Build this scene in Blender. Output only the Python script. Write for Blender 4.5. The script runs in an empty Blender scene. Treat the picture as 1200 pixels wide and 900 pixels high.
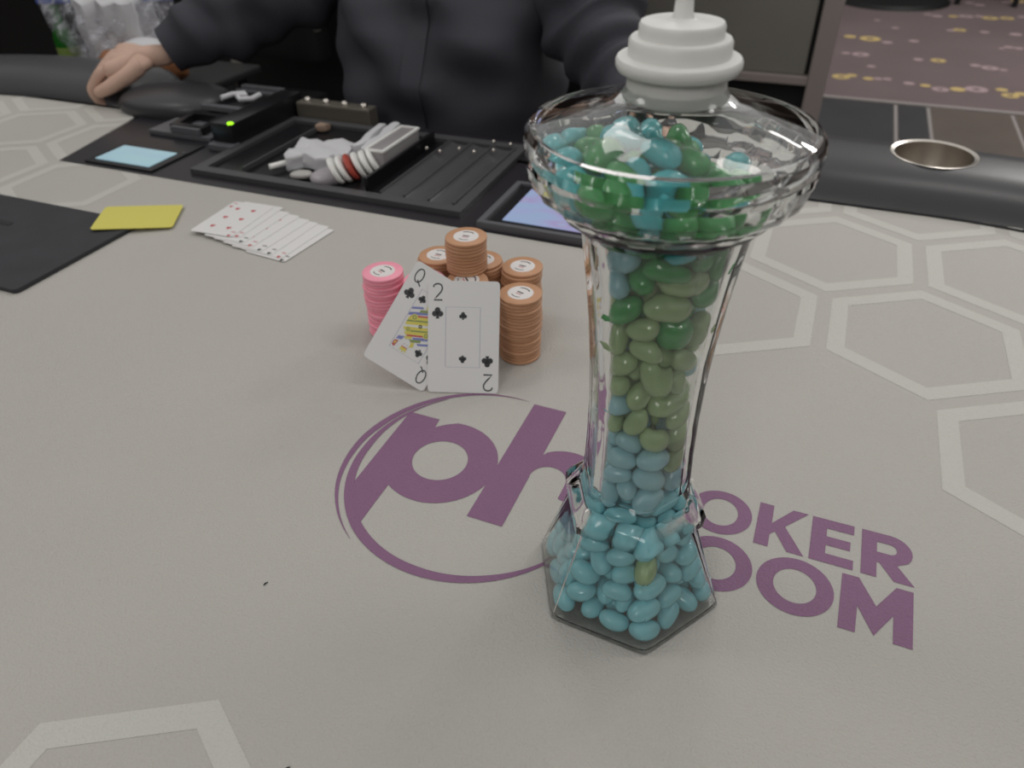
import bpy, bmesh, math, random
from mathutils import Vector, Matrix
import numpy as np
random.seed(7)
C = bpy.context.scene.collection
PI = math.pi

# ------------------------------------------------------------------ camera
cam_d = bpy.data.cameras.new('camera'); cam = bpy.data.objects.new('camera', cam_d); C.objects.link(cam)
R_ = Vector((0.92420601, 0.3813818, -0.01977836)); U_ = Vector((-0.21885582, 0.57137479, 0.79096964)); F_ = Vector((-0.31296228, 0.72669028, -0.61153564))
m = Matrix((R_, U_, -F_)).transposed().to_4x4(); m.translation = Vector((0, 0, .40)); cam.matrix_world = m
cam_d.sensor_fit = 'HORIZONTAL'; cam_d.sensor_width = 36; cam_d.lens = 852/1200*36
cam_d.clip_start = .01; cam_d.clip_end = 60
cam_d.dof.use_dof = True; cam_d.dof.focus_distance = .46; cam_d.dof.aperture_fstop = 9.5
sc = bpy.context.scene; sc.camera = cam; sc.cycles.max_bounces = 24; sc.cycles.transmission_bounces = 20; sc.cycles.transparent_max_bounces = 16
# ------------------------------------------------------------------ world, lights, exposure
w = bpy.data.worlds.new('room_light'); sc.world = w; w.use_nodes = True
bg = w.node_tree.nodes['Background']; bg.inputs[0].default_value = (1.0, .985, .96, 1); bg.inputs[1].default_value = .50
vs = sc.view_settings; vs.view_transform = 'Standard'; vs.look = 'None'; vs.gamma = 1; vs.exposure = 0.0; vs.use_curve_mapping = False
def lamp(name, loc, size, power, col=(1, .975, .945), target=(0, .5, 0)):
    d = bpy.data.lights.new(name, 'AREA'); d.shape = 'DISK'; d.size = size; d.energy = power; d.color = col
    o = bpy.data.objects.new(name, d); C.objects.link(o); o.location = loc
    o.rotation_euler = (Vector(target)-Vector(loc)).to_track_quat('-Z', 'Y').to_euler(); return o
lamp('ceiling_lamp', (-1.75, .25, 2.1), .6, 5.5)
lamp('ceiling_lamp', (-.75, 2.1, 2.2), .7, 5)
lamp('ceiling_lamp', (-.2, -2.3, 1.75), 1.0, 15, target=(-.2, .5, 0))
lamp('ceiling_lamp', (1.4, 1.4, 2.2), .6, 3, target=(.3, .9, 0))
lamp('ceiling_lamp', (1.5, 5.0, 2.3), .9, 44, target=(.8, 5, -.76))
lamp('ceiling_lamp', (.6, 1.3, 2.0), .7, 9, target=(-.2, 3.2, -.1))

# ------------------------------------------------------------------ materials
def lin(c): return tuple((v/255/12.92 if v/255 <= .04045 else ((v/255+.055)/1.055)**2.4) for v in c)
def mat(name, rgb, rough=.5, metal=0., bump=0., bscale=100., bdist=.0005, var=0., vscale=20., coat=0., spec=.5, emit=0., trans=0., ior=1.45, alpha=1., sss=0.):
    m = bpy.data.materials.new(name); m.use_nodes = True; nt = m.node_tree; b = nt.nodes['Principled BSDF']
    col = (*lin(rgb), 1); b.inputs['Base Color'].default_value = col
    b.inputs['Roughness'].default_value = rough; b.inputs['Metallic'].default_value = metal
    b.inputs['Coat Weight'].default_value = coat; b.inputs['Specular IOR Level'].default_value = spec
    b.inputs['Transmission Weight'].default_value = trans; b.inputs['IOR'].default_value = ior; b.inputs['Alpha'].default_value = alpha
    if sss: b.inputs['Subsurface Weight'].default_value = sss; b.inputs['Subsurface Radius'].default_value = (.004, .004, .004); b.inputs['Subsurface Scale'].default_value = 1
    if emit: b.inputs['Emission Color'].default_value = col; b.inputs['Emission Strength'].default_value = emit
    tc = nt.nodes.new('ShaderNodeTexCoord')
    if bump:
        n = nt.nodes.new('ShaderNodeTexNoise'); n.inputs['Scale'].default_value = bscale; n.inputs['Detail'].default_value = 3
        k = nt.nodes.new('ShaderNodeBump'); k.inputs['Strength'].default_value = bump; k.inputs['Distance'].default_value = bdist
        nt.links.new(tc.outputs['Object'], n.inputs['Vector']); nt.links.new(n.outputs['Fac'], k.inputs['Height']); nt.links.new(k.outputs['Normal'], b.inputs['Normal'])
    if var:
        n = nt.nodes.new('ShaderNodeTexNoise'); n.inputs['Scale'].default_value = vscale; n.inputs['Detail'].default_value = 4
        x = nt.nodes.new('ShaderNodeMix'); x.data_type = 'RGBA'
        x.inputs['A'].default_value = tuple(max(0, v*(1-var)) for v in col[:3])+(1,); x.inputs['B'].default_value = tuple(min(1, v*(1+var)) for v in col[:3])+(1,)
        nt.links.new(tc.outputs['Object'], n.inputs['Vector']); nt.links.new(n.outputs['Fac'], x.inputs['Factor']); nt.links.new(x.outputs['Result'], b.inputs['Base Color'])
    return m
FB = dict(bump=.9, bscale=560, bdist=.0010)
FELT = mat('felt_vinyl', (184, 181, 175), .55, var=.035, vscale=9, **FB)
HEXM = mat('hexagon_ink', (197, 196, 189), .5, **FB)
PURP = mat('purple_ink', (134, 96, 128), .5, var=.04, vscale=60, **FB)
RAIL = mat('black_vinyl', (62, 62, 64), .36, bump=.25, bscale=500, bdist=.0004, var=.1, vscale=12)
PANEL = mat('black_panel', (38, 36, 40), .35, var=.1)
PANELD = mat('black_plastic', (24, 24, 27), .3)
TRAYM = mat('charcoal_tray', (74, 74, 76), .4, var=.1, vscale=40)
GREYP = mat('grey_plastic', (92, 92, 96), .4)
METAL = mat('brushed_steel', (214, 208, 200), .3, metal=1, var=.1, vscale=80)
DULLM = mat('dull_metal', (120, 115, 106), .45, metal=.6)
CARDW = mat('card_white', (222, 221, 220), .42)
CARDE = mat('card_edge', (190, 188, 184), .6)
YEL = mat('yellow_plastic', (214, 205, 98), .4)
SLATE = mat('slate_black', (50, 51, 55), .6, var=.35, vscale=22, bump=.2, bscale=200)
INK = mat('black_ink', (34, 34, 38), .45)
BLUEI = mat('blue_ink', (120, 128, 188), .45); REDI = mat('red_ink', (190, 70, 78), .45)
YELI = mat('yellow_ink', (214, 202, 90), .45); GRNI = mat('green_ink', (132, 148, 84), .45); FRAMEI = mat('frame_ink', (150, 150, 176), .45)
CHB = mat('chip_brown', (196, 148, 113), .45, var=.06, vscale=60, bump=.2, bscale=700); CHBD = mat('chip_brown_rim', (150, 100, 70), .5)
CHP = mat('chip_pink', (250, 162, 182), .45, var=.04, vscale=60); CHPL = mat('chip_pink_pale', (240, 165, 180), .45)
CHLAB = mat('chip_label', (224, 220, 218), .4)
WHITEP = mat('white_plastic', (238, 238, 234), .4, sss=.2)
SHIRT = mat('black_shirt', (60, 60, 68), .72, bump=.4, bscale=260, bdist=.0006, var=.12, vscale=18)
SKIN = mat('skin', (206, 172, 154), .5, sss=.12, var=.06, vscale=40); NAIL = mat('nail', (214, 178, 160), .3)
HAIR = mat('hair', (28, 24, 22), .5); TROUS = mat('trousers', (22, 22, 25), .8); LIPM = mat('lips', (160, 96, 88), .5); EYEM = mat('eye_white', (220, 218, 212), .2)
PAPER = mat('white_paper', (205, 205, 208), .6, bump=.4, bscale=90, bdist=.002)
LEDG = mat('led_green', (170, 255, 30), .3, emit=1.0)
GRNG = mat('green_glass', (40, 120, 40), .1, trans=.4); BROWNF = mat('snack_brown', (150, 100, 66), .6, var=.3, vscale=60)
DARKC = mat('dark_cabinet', (20, 20, 21), .6); GREYC = mat('grey_cabinet', (122, 119, 112), .55, var=.12, vscale=6); TRIMM = mat('pale_trim', (146, 136, 132), .5)
WALLM = mat('dark_wall', (60, 48, 42), .8); CEILM = mat('x', (90, 85, 80), .9)
TILE = mat('floor_tile_dark', (72, 72, 74), .3, var=.2, vscale=6); TILEB = mat('floor_tile_brown', (104, 94, 88), .35, var=.2, vscale=6); GROUT = mat('pale_grout', (150, 143, 140), .7)
CARPET = mat('carpet', (112, 98, 99), .95, var=.22, vscale=1.6, bump=.5, bscale=300, bdist=.004)
RGOLD = mat('carpet_gold', (196, 172, 116), .95); RPINK = mat('carpet_pink', (170, 148, 150), .95)
BEANS = [mat('bean_turquoise', (150, 224, 234), .18, coat=.4, sss=.25), mat('bean_pale_blue', (168, 220, 230), .18, coat=.4, sss=.25),
         mat('bean_glare_paled_green', (176, 204, 150), .18, coat=.4, sss=.25), mat('bean_deep_green', (70, 172, 92), .18, coat=.4, sss=.25), mat('bean_vivid_teal', (90, 206, 212), .18, coat=.4, sss=.25)]  # pale green has the milky glare of the shaft glass mixed into its colour
def glassmat():
    m = bpy.data.materials.new('clear_glass'); m.use_nodes = True; nt = m.node_tree; b = nt.nodes['Principled BSDF']
    b.inputs['Base Color'].default_value = (.975, .985, .98, 1); b.inputs['Roughness'].default_value = 0.0; b.inputs['IOR'].default_value = 1.46; b.inputs['Transmission Weight'].default_value = 1
    tc = nt.nodes.new('ShaderNodeTexCoord'); n = nt.nodes.new('ShaderNodeTexNoise'); n.inputs['Scale'].default_value = 55; n.inputs['Detail'].default_value = 1
    k = nt.nodes.new('ShaderNodeBump'); k.inputs['Strength'].default_value = .28; k.inputs['Distance'].default_value = .0012
    nt.links.new(tc.outputs['Object'], n.inputs['Vector']); nt.links.new(n.outputs['Fac'], k.inputs['Height']); nt.links.new(k.outputs['Normal'], b.inputs['Normal'])
    return m
GLASS = glassmat()
def screenmat(name, stops, scale, emit):
    m = bpy.data.materials.new(name); m.use_nodes = True; nt = m.node_tree; b = nt.nodes['Principled BSDF']
    tc = nt.nodes.new('ShaderNodeTexCoord'); n = nt.nodes.new('ShaderNodeTexNoise'); n.inputs['Scale'].default_value = scale; n.inputs['Detail'].default_value = 1.5
    r = nt.nodes.new('ShaderNodeValToRGB'); cr = r.color_ramp
    while len(cr.elements) < len(stops): cr.elements.new(.5)
    for e, (p, c) in zip(cr.elements, stops): e.position = p; e.color = (*lin(c), 1)
    mp = nt.nodes.new('ShaderNodeMapping'); mp.inputs['Scale'].default_value = (.5, 1.5, 1)
    nt.links.new(tc.outputs['Object'], mp.inputs[0]); nt.links.new(mp.outputs[0], n.inputs['Vector']); nt.links.new(n.outputs['Fac'], r.inputs[0])
    nt.links.new(r.outputs[0], b.inputs['Emission Color']); b.inputs['Emission Strength'].default_value = emit; b.inputs['Base Color'].default_value = (.02, .02, .02, 1); b.inputs['Roughness'].default_value = .3
    return m
SCR1 = screenmat('screen_teal', [(.3, (158, 190, 204)), (.7, (162, 198, 206))], 20, .8)
SCR2 = screenmat('screen_blue_violet', [(.36, (150, 170, 204)), (.5, (156, 166, 204)), (.62, (162, 150, 194)), (.7, (158, 180, 208))], 30, .85)
def bagmat():
    m = bpy.data.materials.new('clear_bag'); m.use_nodes = True; nt = m.node_tree; nt.nodes.clear()
    out = nt.nodes.new('ShaderNodeOutputMaterial'); mx = nt.nodes.new('ShaderNodeMixShader'); tr = nt.nodes.new('ShaderNodeBsdfTransparent'); p = nt.nodes.new('ShaderNodeBsdfPrincipled')
    p.inputs['Base Color'].default_value = (.62, .62, .68, 1); p.inputs['Roughness'].default_value = .18
    n = nt.nodes.new('ShaderNodeTexNoise'); n.inputs['Scale'].default_value = 14; r = nt.nodes.new('ShaderNodeMapRange'); r.inputs['From Min'].default_value = .4; r.inputs['From Max'].default_value = .65; r.inputs['To Min'].default_value = .12; r.inputs['To Max'].default_value = .5
    nt.links.new(n.outputs['Fac'], r.inputs[0]); nt.links.new(r.outputs[0], mx.inputs[0]); nt.links.new(tr.outputs[0], mx.inputs[1]); nt.links.new(p.outputs[0], mx.inputs[2]); nt.links.new(mx.outputs[0], out.inputs[0])
    return m
BAG = bagmat(); ZIPB = mat('zip_blue', (78, 96, 170), .4)

# ------------------------------------------------------------------ helpers
def obj(name, bm, m, parent=None, smooth=None, label=None):
    me = bpy.data.meshes.new(name); bm.to_mesh(me); bm.free()
    if m is not None:
        for x in (m if isinstance(m, list) else [m]): me.materials.append(x)
    if smooth is not None:
        for p in me.polygons: p.use_smooth = True
        if smooth < 180: me.set_sharp_from_angle(angle=math.radians(smooth))
    o = bpy.data.objects.new(name, me); C.objects.link(o)
    if parent: o.parent = parent
    if label: o['label'] = label
    return o
def tag(o, label, cat, group=None, kind=None):
    o['label'] = label; o['category'] = cat
    if group: o['group'] = group
    if kind: o['kind'] = kind
    return o
def thing(name, label, cat, loc=(0, 0, 0), rz=0, group=None):
    o = bpy.data.objects.new(name, None); C.objects.link(o); o.location = loc; o.rotation_euler = (0, 0, rz); o.empty_display_size = .02
    return tag(o, label, cat, group)
def struct(name, bm, m, label=None):
    o = obj(name, bm, m); o['kind'] = 'structure'
    if label: o['label'] = label
    return o
def box(x0, x1, y0, y1, z0, z1, bev=0., bm=None, seg=2):
    bm = bm or bmesh.new(); r = bmesh.ops.create_cube(bm, size=1)['verts']
    for v in r: v.co = Vector(((x0+x1)/2+v.co.x*(x1-x0), (y0+y1)/2+v.co.y*(y1-y0), (z0+z1)/2+v.co.z*(z1-z0)))
    if bev:
        es = list({e for v in r for e in v.link_edges}); bmesh.ops.bevel(bm, geom=es, offset=bev, segments=seg, affect='EDGES', profile=.6)
    return bm
def poly(loops, z=0., h=0., bm=None):
    """filled flat polygon (first loop outer, others holes), optional thickness h"""
    bm = bm or bmesh.new(); es = []
    for lp in loops:
        vs_ = [bm.verts.new((p[0], p[1], z)) for p in lp]
        es += [bm.edges.new((vs_[i], vs_[(i+1) % len(vs_)])) for i in range(len(vs_))]
    g = bmesh.ops.triangle_fill(bm, use_beauty=True, use_dissolve=False, edges=es, normal=(0, 0, 1))
    fs = [f for f in g['geom'] if isinstance(f, bmesh.types.BMFace)]
    for f in fs:
        if f.normal.z < 0: f.normal_flip()
    if h:
        r = bmesh.ops.extrude_face_region(bm, geom=fs); 
        for v in r['geom']:
            if isinstance(v, bmesh.types.BMVert): v.co.z += h
        bmesh.ops.recalc_face_normals(bm, faces=bm.faces)
    return bm
def circ(cx, cy, rx, ry=None, n=40, a0=0, a1=2*PI, end=False):
    ry = ry or rx; k = n+1 if end else n
    return [(cx+rx*math.cos(a0+(a1-a0)*i/n), cy+ry*math.sin(a0+(a1-a0)*i/n)) for i in range(k)]
def lathe(prof, n=40, bm=None, cx=0, cy=0):
    bm = bm or bmesh.new(); rings = []
    for r, z in prof:
        rings.append([bm.verts.new((cx, cy, z))] if r < 1e-6 else [bm.verts.new((cx+r*math.cos(2*PI*i/n), cy+r*math.sin(2*PI*i/n), z)) for i in range(n)])
    for a, b in zip(rings[:-1], rings[1:]):
        for i in range(n):
            j = (i+1) % n
            if len(a) == 1 and len(b) == 1: continue
            if len(a) == 1: bm.faces.new((a[0], b[j], b[i]))
            elif len(b) == 1: bm.faces.new((a[i], a[j], b[0]))
            else: bm.faces.new((a[i], a[j], b[j], b[i]))
    return bm
def stroke(pts, wd, z=0., closed=False, bm=None):
    bm = bm or bmesh.new(); n = len(pts); P = [Vector(p) for p in pts]; L = []
    for i in range(n):
        a = P[(i-1) % n] if (closed or i > 0) else P[i]; b = P[(i+1) % n] if (closed or i < n-1) else P[i]
        t = (b-a).normalized(); nn = Vector((-t.y, t.x)); L.append((P[i]+nn*wd/2, P[i]-nn*wd/2))
    vs_ = [(bm.verts.new((a.x, a.y, z)), bm.verts.new((b.x, b.y, z))) for a, b in L]
    for i in range(n if closed else n-1):
        j = (i+1) % n; bm.faces.new((vs_[i][1], vs_[j][1], vs_[j][0], vs_[i][0]))
    return bm
def tube(pts, rad, n=10, bm=None, cap=True):
    bm = bm or bmesh.new(); P = [Vector(p) for p in pts]; rr = rad if isinstance(rad, (list, tuple)) else [rad]*len(P); rings = []
    for i, p in enumerate(P):
        t = (P[min(i+1, len(P)-1)]-P[max(i-1, 0)]).normalized(); u = t.orthogonal().normalized() if i == 0 else (u-t*u.dot(t)).normalized(); v = t.cross(u)
        rings.append([bm.verts.new(p+rr[i]*(math.cos(2*PI*k/n)*u+math.sin(2*PI*k/n)*v)) for k in range(n)])
    for a, b in zip(rings[:-1], rings[1:]):
        for k in range(n): bm.faces.new((a[k], a[(k+1) % n], b[(k+1) % n], b[k]))
    if cap: bm.faces.new(rings[0][::-1]); bm.faces.new(rings[-1])
    return bm
def skin(joints, edges, levels=2, root=0):
    """joints: list of (pos, r or (rx, ry)); returns a bmesh of the grown surface"""
    me = bpy.data.meshes.new('s'); me.from_pydata([j[0] for j in joints], edges, []); o = bpy.data.objects.new('s', me); C.objects.link(o)
    md = o.modifiers.new('skin', 'SKIN'); md.use_smooth_shade = True; md.branch_smoothing = .6
    me.skin_vertices  # layer made by the modifier
    for i, j in enumerate(joints):
        r = j[1]; me.skin_vertices[0].data[i].radius = (r, r) if not isinstance(r, tuple) else r
        me.skin_vertices[0].data[i].use_root = (i == root)
    s = o.modifiers.new('sub', 'SUBSURF'); s.levels = levels; s.render_levels = levels
    dg = bpy.context.evaluated_depsgraph_get(); ev = o.evaluated_get(dg); em = ev.to_mesh(); bm = bmesh.new(); bm.from_mesh(em); ev.to_mesh_clear()
    bpy.data.objects.remove(o); bpy.data.meshes.remove(me); return bm
def join(bms):
    out = bmesh.new()
    for b in bms:
        me = bpy.data.meshes.new('t'); b.to_mesh(me); b.free(); out.from_mesh(me); bpy.data.meshes.remove(me)
    return out

# ------------------------------------------------------------------ setting: floor, walls, ceiling
FZ = -.76
fl = struct('floor', box(-6, 6, 4.232, 9.5, FZ-.05, FZ), CARPET, 'dull plum carpet scattered with gold and pink rings')
fl2 = obj('tile_bed', box(-6, 6, -3, 4.22, FZ-.05, FZ-.004), GROUT, fl)
obj('edge_strip', box(-6, 6, 4.20, 4.235, FZ-.05, FZ+.004), GROUT, fl, label='pale strip between tiles and carpet')
xs = [-2.2, -1.7, -1.2, -.7, -.2, .332, .48, .846, 1.25, 1.7, 2.2]; ys = [1.2, 2.0, 2.8, 3.5, 4.2]
for i in range(len(xs)-1):
    for j in range(len(ys)-1):
        obj('tile', box(xs[i]+.009, xs[i+1]-.009, ys[j]+.006, ys[j+1]-.006, FZ-.02, FZ), TILEB if xs[i] > .47 else TILE, fl)
def ring(cx, cy, r, m):
    obj('carpet_ring', poly([circ(cx, cy, r, r, 18), circ(cx, cy, r*.36, r*.36, 12)][:(2 if r > .04 else 1)], FZ+.0015), m, fl)
RINGS = [(0.058, 5.621, 0.039, 1), (0.181, 5.595, 0.066, 1), (0.283, 5.521, 0.033, 0), (0.44, 5.608, 0.031, 0), (0.331, 5.964, 0.026, 0), (0.215, 6.18, 0.022, 0), (0.052, 5.167, 0.026, 0), (0.137, 5.16, 0.05, 0), (0.455, 5.136, 0.028, 0), (0.562, 5.146, 0.042, 1), (0.202, 4.896, 0.024, 0), (0.052, 4.622, 0.049, 1), (0.105, 4.665, 0.029, 1), (0.193, 4.626, 0.028, 1), (0.243, 4.638, 0.023, 0), (0.29, 4.647, 0.023, 0), (0.397, 4.596, 0.029, 0), (0.477, 4.579, 0.027, 1), (0.547, 4.53, 0.043, 0), (0.631, 4.557, 0.038, 1), (0.72, 4.587, 0.056, 0), (0.841, 4.617, 0.03, 1), (0.87, 4.52, 0.042, 1), (0.921, 4.568, 0.03, 1), (0.547, 6.487, 0.027, 0), (0.606, 6.444, 0.037, 0), (0.711, 6.463, 0.032, 1), (0.795, 6.488, 0.049, 0), (0.883, 6.514, 0.032, 0), (0.944, 6.474, 0.053, 1), (1.052, 6.5, 0.046, 1), (1.155, 6.578, 0.031, 0), (0.671, 5.988, 0.027, 0), (0.726, 6.021, 0.041, 1), (0.873, 5.999, 0.029, 0), (1.05, 5.987, 0.038, 0), (0.931, 5.564, 0.019, 0), (0.973, 5.608, 0.029, 0), (1.026, 5.594, 0.027, 0), (0.752, 5.093, 0.029, 0), (0.823, 5.058, 0.045, 0), (0.889, 5.035, 0.021, 0), (0.521, 7.003, 0.053, 0), (0.599, 7.025, 0.045, 1), (0.851, 7.008, 0.034, 0), (0.916, 6.946, 0.039, 0), (1.106, 7.102, 0.034, 0), (1.192, 7.161, 0.052, 1)]
for cx, cy, r, k in RINGS: ring(cx, cy, r, RGOLD if k else RPINK)
struct('wall_back', box(-6, 6, 9.5, 9.6, FZ, 2.4), WALLM); struct('wall_left', box(-6.1, -6, -3, 9.6, FZ, 2.4), WALLM)
struct('wall_right', box(6, 6.1, -3, 9.6, FZ, 2.4), WALLM); struct('wall_front', box(-6, 6, -3.1, -3, FZ, 2.4), WALLM)

# ------------------------------------------------------------------ table
table = thing('poker_table', 'poker table with pale grey printed playing surface and padded black rail', 'table', (0, 0, FZ))
def tpart(name, bm, m, smooth=None, label=None):
    o = obj(name, bm, m, table, smooth, label); o.location = (0, 0, -FZ); return o
def stad(x0, x1, y0, y1, off=0, n=26):
    """oval table outline, counter-clockwise from the right end's bottom"""
    r = (y1-y0)/2; cy = (y0+y1)/2; rr = r+off
    return circ(x1-r, cy, rr, rr, n, -PI/2, PI/2, True)+circ(x0+r, cy, rr, rr, n, PI/2, 3*PI/2, True)
TX0, TX1, TY0, TY1 = -1.95, .71, -.14, .985
PX = [(-1.074, .7465), (-.165, .7465), (-.115, 1.05), (-1.14, 1.05)]       # dealer's black panel
out = stad(TX0, TX1, TY0, TY1)
out = [p for p in out if not (-1.2 < p[0] < -.05 and p[1] > .9)]
k = max(i for i, p in enumerate(out) if p[1] > .9 and p[0] > -.05)
felt = out[:k+1]+[(-.06, .985), (-.12, 1.0), PX[1], PX[0], (-1.117, .93), (-1.15, .985), (-1.2, .985)]+out[k+1:]
tpart('playing_surface', poly([felt], -.012, .012), FELT)
tpart('table_bed', poly([[p for p in stad(TX0, TX1, TY0, TY1, .1)[:27]]+[(-.05, 1.085), (-.06, 1.045), (-1.17, 1.045), (-1.19, 1.085)]+[p for p in stad(TX0, TX1, TY0, TY1, .1)[27:]]], -.06, .045), DARKC)
tpart('dealer_panel', poly([[PX[0], PX[1], PX[2], (-.62, 1.065), PX[3]]], -.012, .0115), PANEL, label='glossy black inlaid dealer panel')
for x in (-1.35, .1):
    tpart('pedestal', join([box(x-.12, x+.12, .3, .54, FZ+.03, -.06, .02), box(x-.3, x+.3, .15, .7, FZ, FZ+.04, .01)]), DARKC)
# printed hexagons (each cell outline one print)
HR = .0987; HX = .1855; HY = .160
def hexa(cx, cy):
    a = [(cx+HR*math.cos(math.radians(30+60*i)), cy+HR*math.sin(math.radians(30+60*i))) for i in range(6)]
    r = HR-.0185; b = [(cx+r*math.cos(math.radians(30+60*i)), cy+r*math.sin(math.radians(30+60*i))) for i in range(6)]
    return a, b
def inside(x, y): return TX0+.18 < x < TX1-.06 and TY0+.03 < y < TY1
def clip_ring(a, b):
    """outline band of one cell, cut off where the rail or the black panel begins"""
    bm = bmesh.new(); va = [bm.verts.new((p[0], p[1], .0002)) for p in a]; vb = [bm.verts.new((p[0], p[1], .0002)) for p in b]
    for i in range(6): bm.faces.new((va[i], va[(i+1) % 6], vb[(i+1) % 6], vb[i]))
    cx = sum(p[0] for p in a)/6; cy = sum(p[1] for p in a)/6
    def cutp(co, no):
        if len(bm.faces): bmesh.ops.bisect_plane(bm, geom=bm.verts[:]+bm.edges[:]+bm.faces[:], plane_co=(co[0], co[1], 0), plane_no=(no[0], no[1], 0), clear_outer=True)
    cutp((0, .978), (0, 1)); cutp((TX0+.22, 0), (-1, 0)); cutp((TX1-.1, 0), (1, 0))
    if -1.05 < cx < -.1 and cy > .6: cutp((0, .7455), (0, 1))
    elif cx <= -1.05 and cy > .7: cutp((-1.0745, .7465), (.974, .228))
    bm.normal_update()
    for f in bm.faces:
        if f.normal.z < 0: f.normal_flip()
    return bm
cells = [(.1375+HX*i, .6805) for i in (0, 1, 2)]+[(-.048, .6805)]+[(.1375+HX*(i-.5), .6805+HY) for i in (0, 1, 2)]+[(.1375+HX*i, 1.0005) for i in (-1, 0, 1)]
cells += [(.2295+HX*i, .5205) for i in (0, 1)]+[(.1375+HX*2, .36)]
cells += [(-.980-HX*i, .684) for i in (0, 1, 2)]+[(-1.0735-HX*i, .844) for i in (0, 1, 2)]+[(-1.166-HX*i, 1.004) for i in (0, 1)]+[(-.2495, .0385)]
for c in cells:
    bm = clip_ring(*hexa(*c))
    if len(bm.faces): tpart('hexagon_print', bm, HEXM)
    else: bm.free()
# printed ph emblem and words
ZP = .0003
def arc_ring(cx, cy, ro, th, a0, a1, n=70):
    A = [math.radians(a0+(a1-a0)*i/n) for i in range(n+1)]; bm = bmesh.new(); L = []
    for i, a in enumerate(A):
        r = ro(math.degrees(a)); t = th(math.degrees(a)); L.append((bm.verts.new((cx+r*math.cos(a), cy+r*math.sin(a), ZP+.0001)), bm.verts.new((cx+(r-t)*math.cos(a), cy+(r-t)*math.sin(a), ZP+.0001))))
    for p, q in zip(L[:-1], L[1:]): bm.faces.new((p[0], q[0], q[1], p[1]))
    bm.normal_update()
    for f in bm.faces:
        if f.normal.z < 0: f.normal_flip()
    return bm
def itp(*pts):
    X = [p[0] for p in pts]; Y = [p[1] for p in pts]; return lambda a: float(np.interp(a, X, Y))
tpart('emblem_ring', arc_ring(-.1875, .3575, itp((130, .0985), (180, .0985), (235, .1005), (345, .1005)), itp((128, .0003), (150, .0028), (180, .0062), (235, .0078), (270, .0072), (300, .0052), (318, .003), (345, .0005)), 128, 345), PURP)
tpart('emblem_ring', arc_ring(-.1875, .3575, itp((88, .1), (112, .1022), (130, .1035), (175, .1066), (205, .1068), (238, .1055)), itp((86, .0002), (108, .0022), (130, .0042), (165, .0062), (185, .005), (210, .0028), (238, .0002)), 86, 238), PURP)
def lseg(cx, cy, r, a0, a1, n=24): return circ(cx, cy, r, r, n, math.radians(a0), math.radians(a1), True)
pl = [(-.2715, .4077), (-.2715, .312), (-.2655, .3, ), (-.245, .2795)]+lseg(-.2200, .3632, .0459, 237, 385)+lseg(-.2200, .3632, .0459, 26, 98)+[(-.2350, .4037), (-.2422, .3975), (-.2432, .4077)]
tpart('emblem_letter', poly([pl, circ(-.2203, .3633, .0222, .0222, 40)], ZP), PURP)
hl = [(-.1755, .4555), (-.1755, .3178), (-.1475, .3178), (-.1475, .372)]+lseg(-.1335, .3735, .0143, 180, 0)[0:]+[(-.1195, .358), (-.0905, .350)]+lseg(-.1235, .3765, .033, 0, 128)+[(-.1462, .398), (-.1462, .4555)]
tpart('emblem_letter', poly([hl], ZP-.00002), PURP)
def letter(loops): tpart('printed_letter', poly(loops, ZP), PURP)
def O(x0, x1, yb, yt, th, tv): letter([circ((x0+x1)/2, (yb+yt)/2, (x1-x0)/2, (yt-yb)/2, 48), circ((x0+x1)/2, (yb+yt)/2, (x1-x0)/2-th, (yt-yb)/2-tv, 40)])
def Rr(x, y0, sx, sy):
    f = lambda px, py: (x+px*sx, y0+py*sy)
    outer = [f(0, 0), f(0, 41), f(17.5, 41)]+[f(18+14.3*math.cos(a)*1, 27.3+13.7*math.sin(a)) for a in np.radians(np.linspace(85, -38, 14))]+[f(22.6, 14.5), f(33, 0), f(20.5, 0), f(11.5, 13.4), f(9.8, 13.4), f(9.8, 0)]
    hole = [f(9.8, 23), f(9.8, 32.3), f(17.5, 32.3)]+[f(18+4.6*math.cos(a), 27.6+4.7*math.sin(a)) for a in np.radians(np.linspace(80, -80, 8))]+[f(17.5, 23)]
    letter([outer, hole])
s = .001
letter([[(-.0610, .3685), (-.0610, .4092), (-.0440, .4092)]+[(-.044+.0135*math.cos(a), .3953+.0139*math.sin(a)) for a in np.radians(np.linspace(85, -85, 14))]+[(-.0512, .3812), (-.0512, .3685)],
        [(-.0512, .390), (-.0512, .4005), (-.0445, .4005)]+[(-.0445+.0048*math.cos(a), .3953+.0051*math.sin(a)) for a in np.radians(np.linspace(80, -80, 8))]])
O(-.0270, .0172, .3677, .4100, .0098, .0080)
letter([[(.0207, .3686), (.0207, .4091), (.0305, .4091), (.0308, .3915), (.0440, .4093), (.0545, .4093), (.0398, .3912), (.0541, .3684), (.0430, .3684), (.0337, .3842), (.0305, .3805), (.0305, .3686)]])
letter([[(.0574, .3684), (.0574, .4092), (.0853, .4092), (.0853, .4005), (.0675, .4005), (.0675, .3929), (.0832, .3929), (.0832, .3846), (.0675, .3846), (.0675, .3768), (.0855, .3768), (.0855, .3684)]])
Rr(.0903, .3684, s, s*.994)
Rr(-.0640, .3191, s*1.09, s*1.09)
O(-.0246, .0238, .3182, .3646, .0107, .0092); O(.0267, .0753, .3182, .3646, .0108, .0094)
letter([[(.0784, .3192), (.0793, .3638), (.0897, .3638), (.1005, .3440), (.1124, .3638), (.1226, .3638), (.1212, .3192), (.1102, .3192), (.1105, .3402), (.0993, .3208), (.0893, .3402), (.0886, .3192)]])
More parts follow.
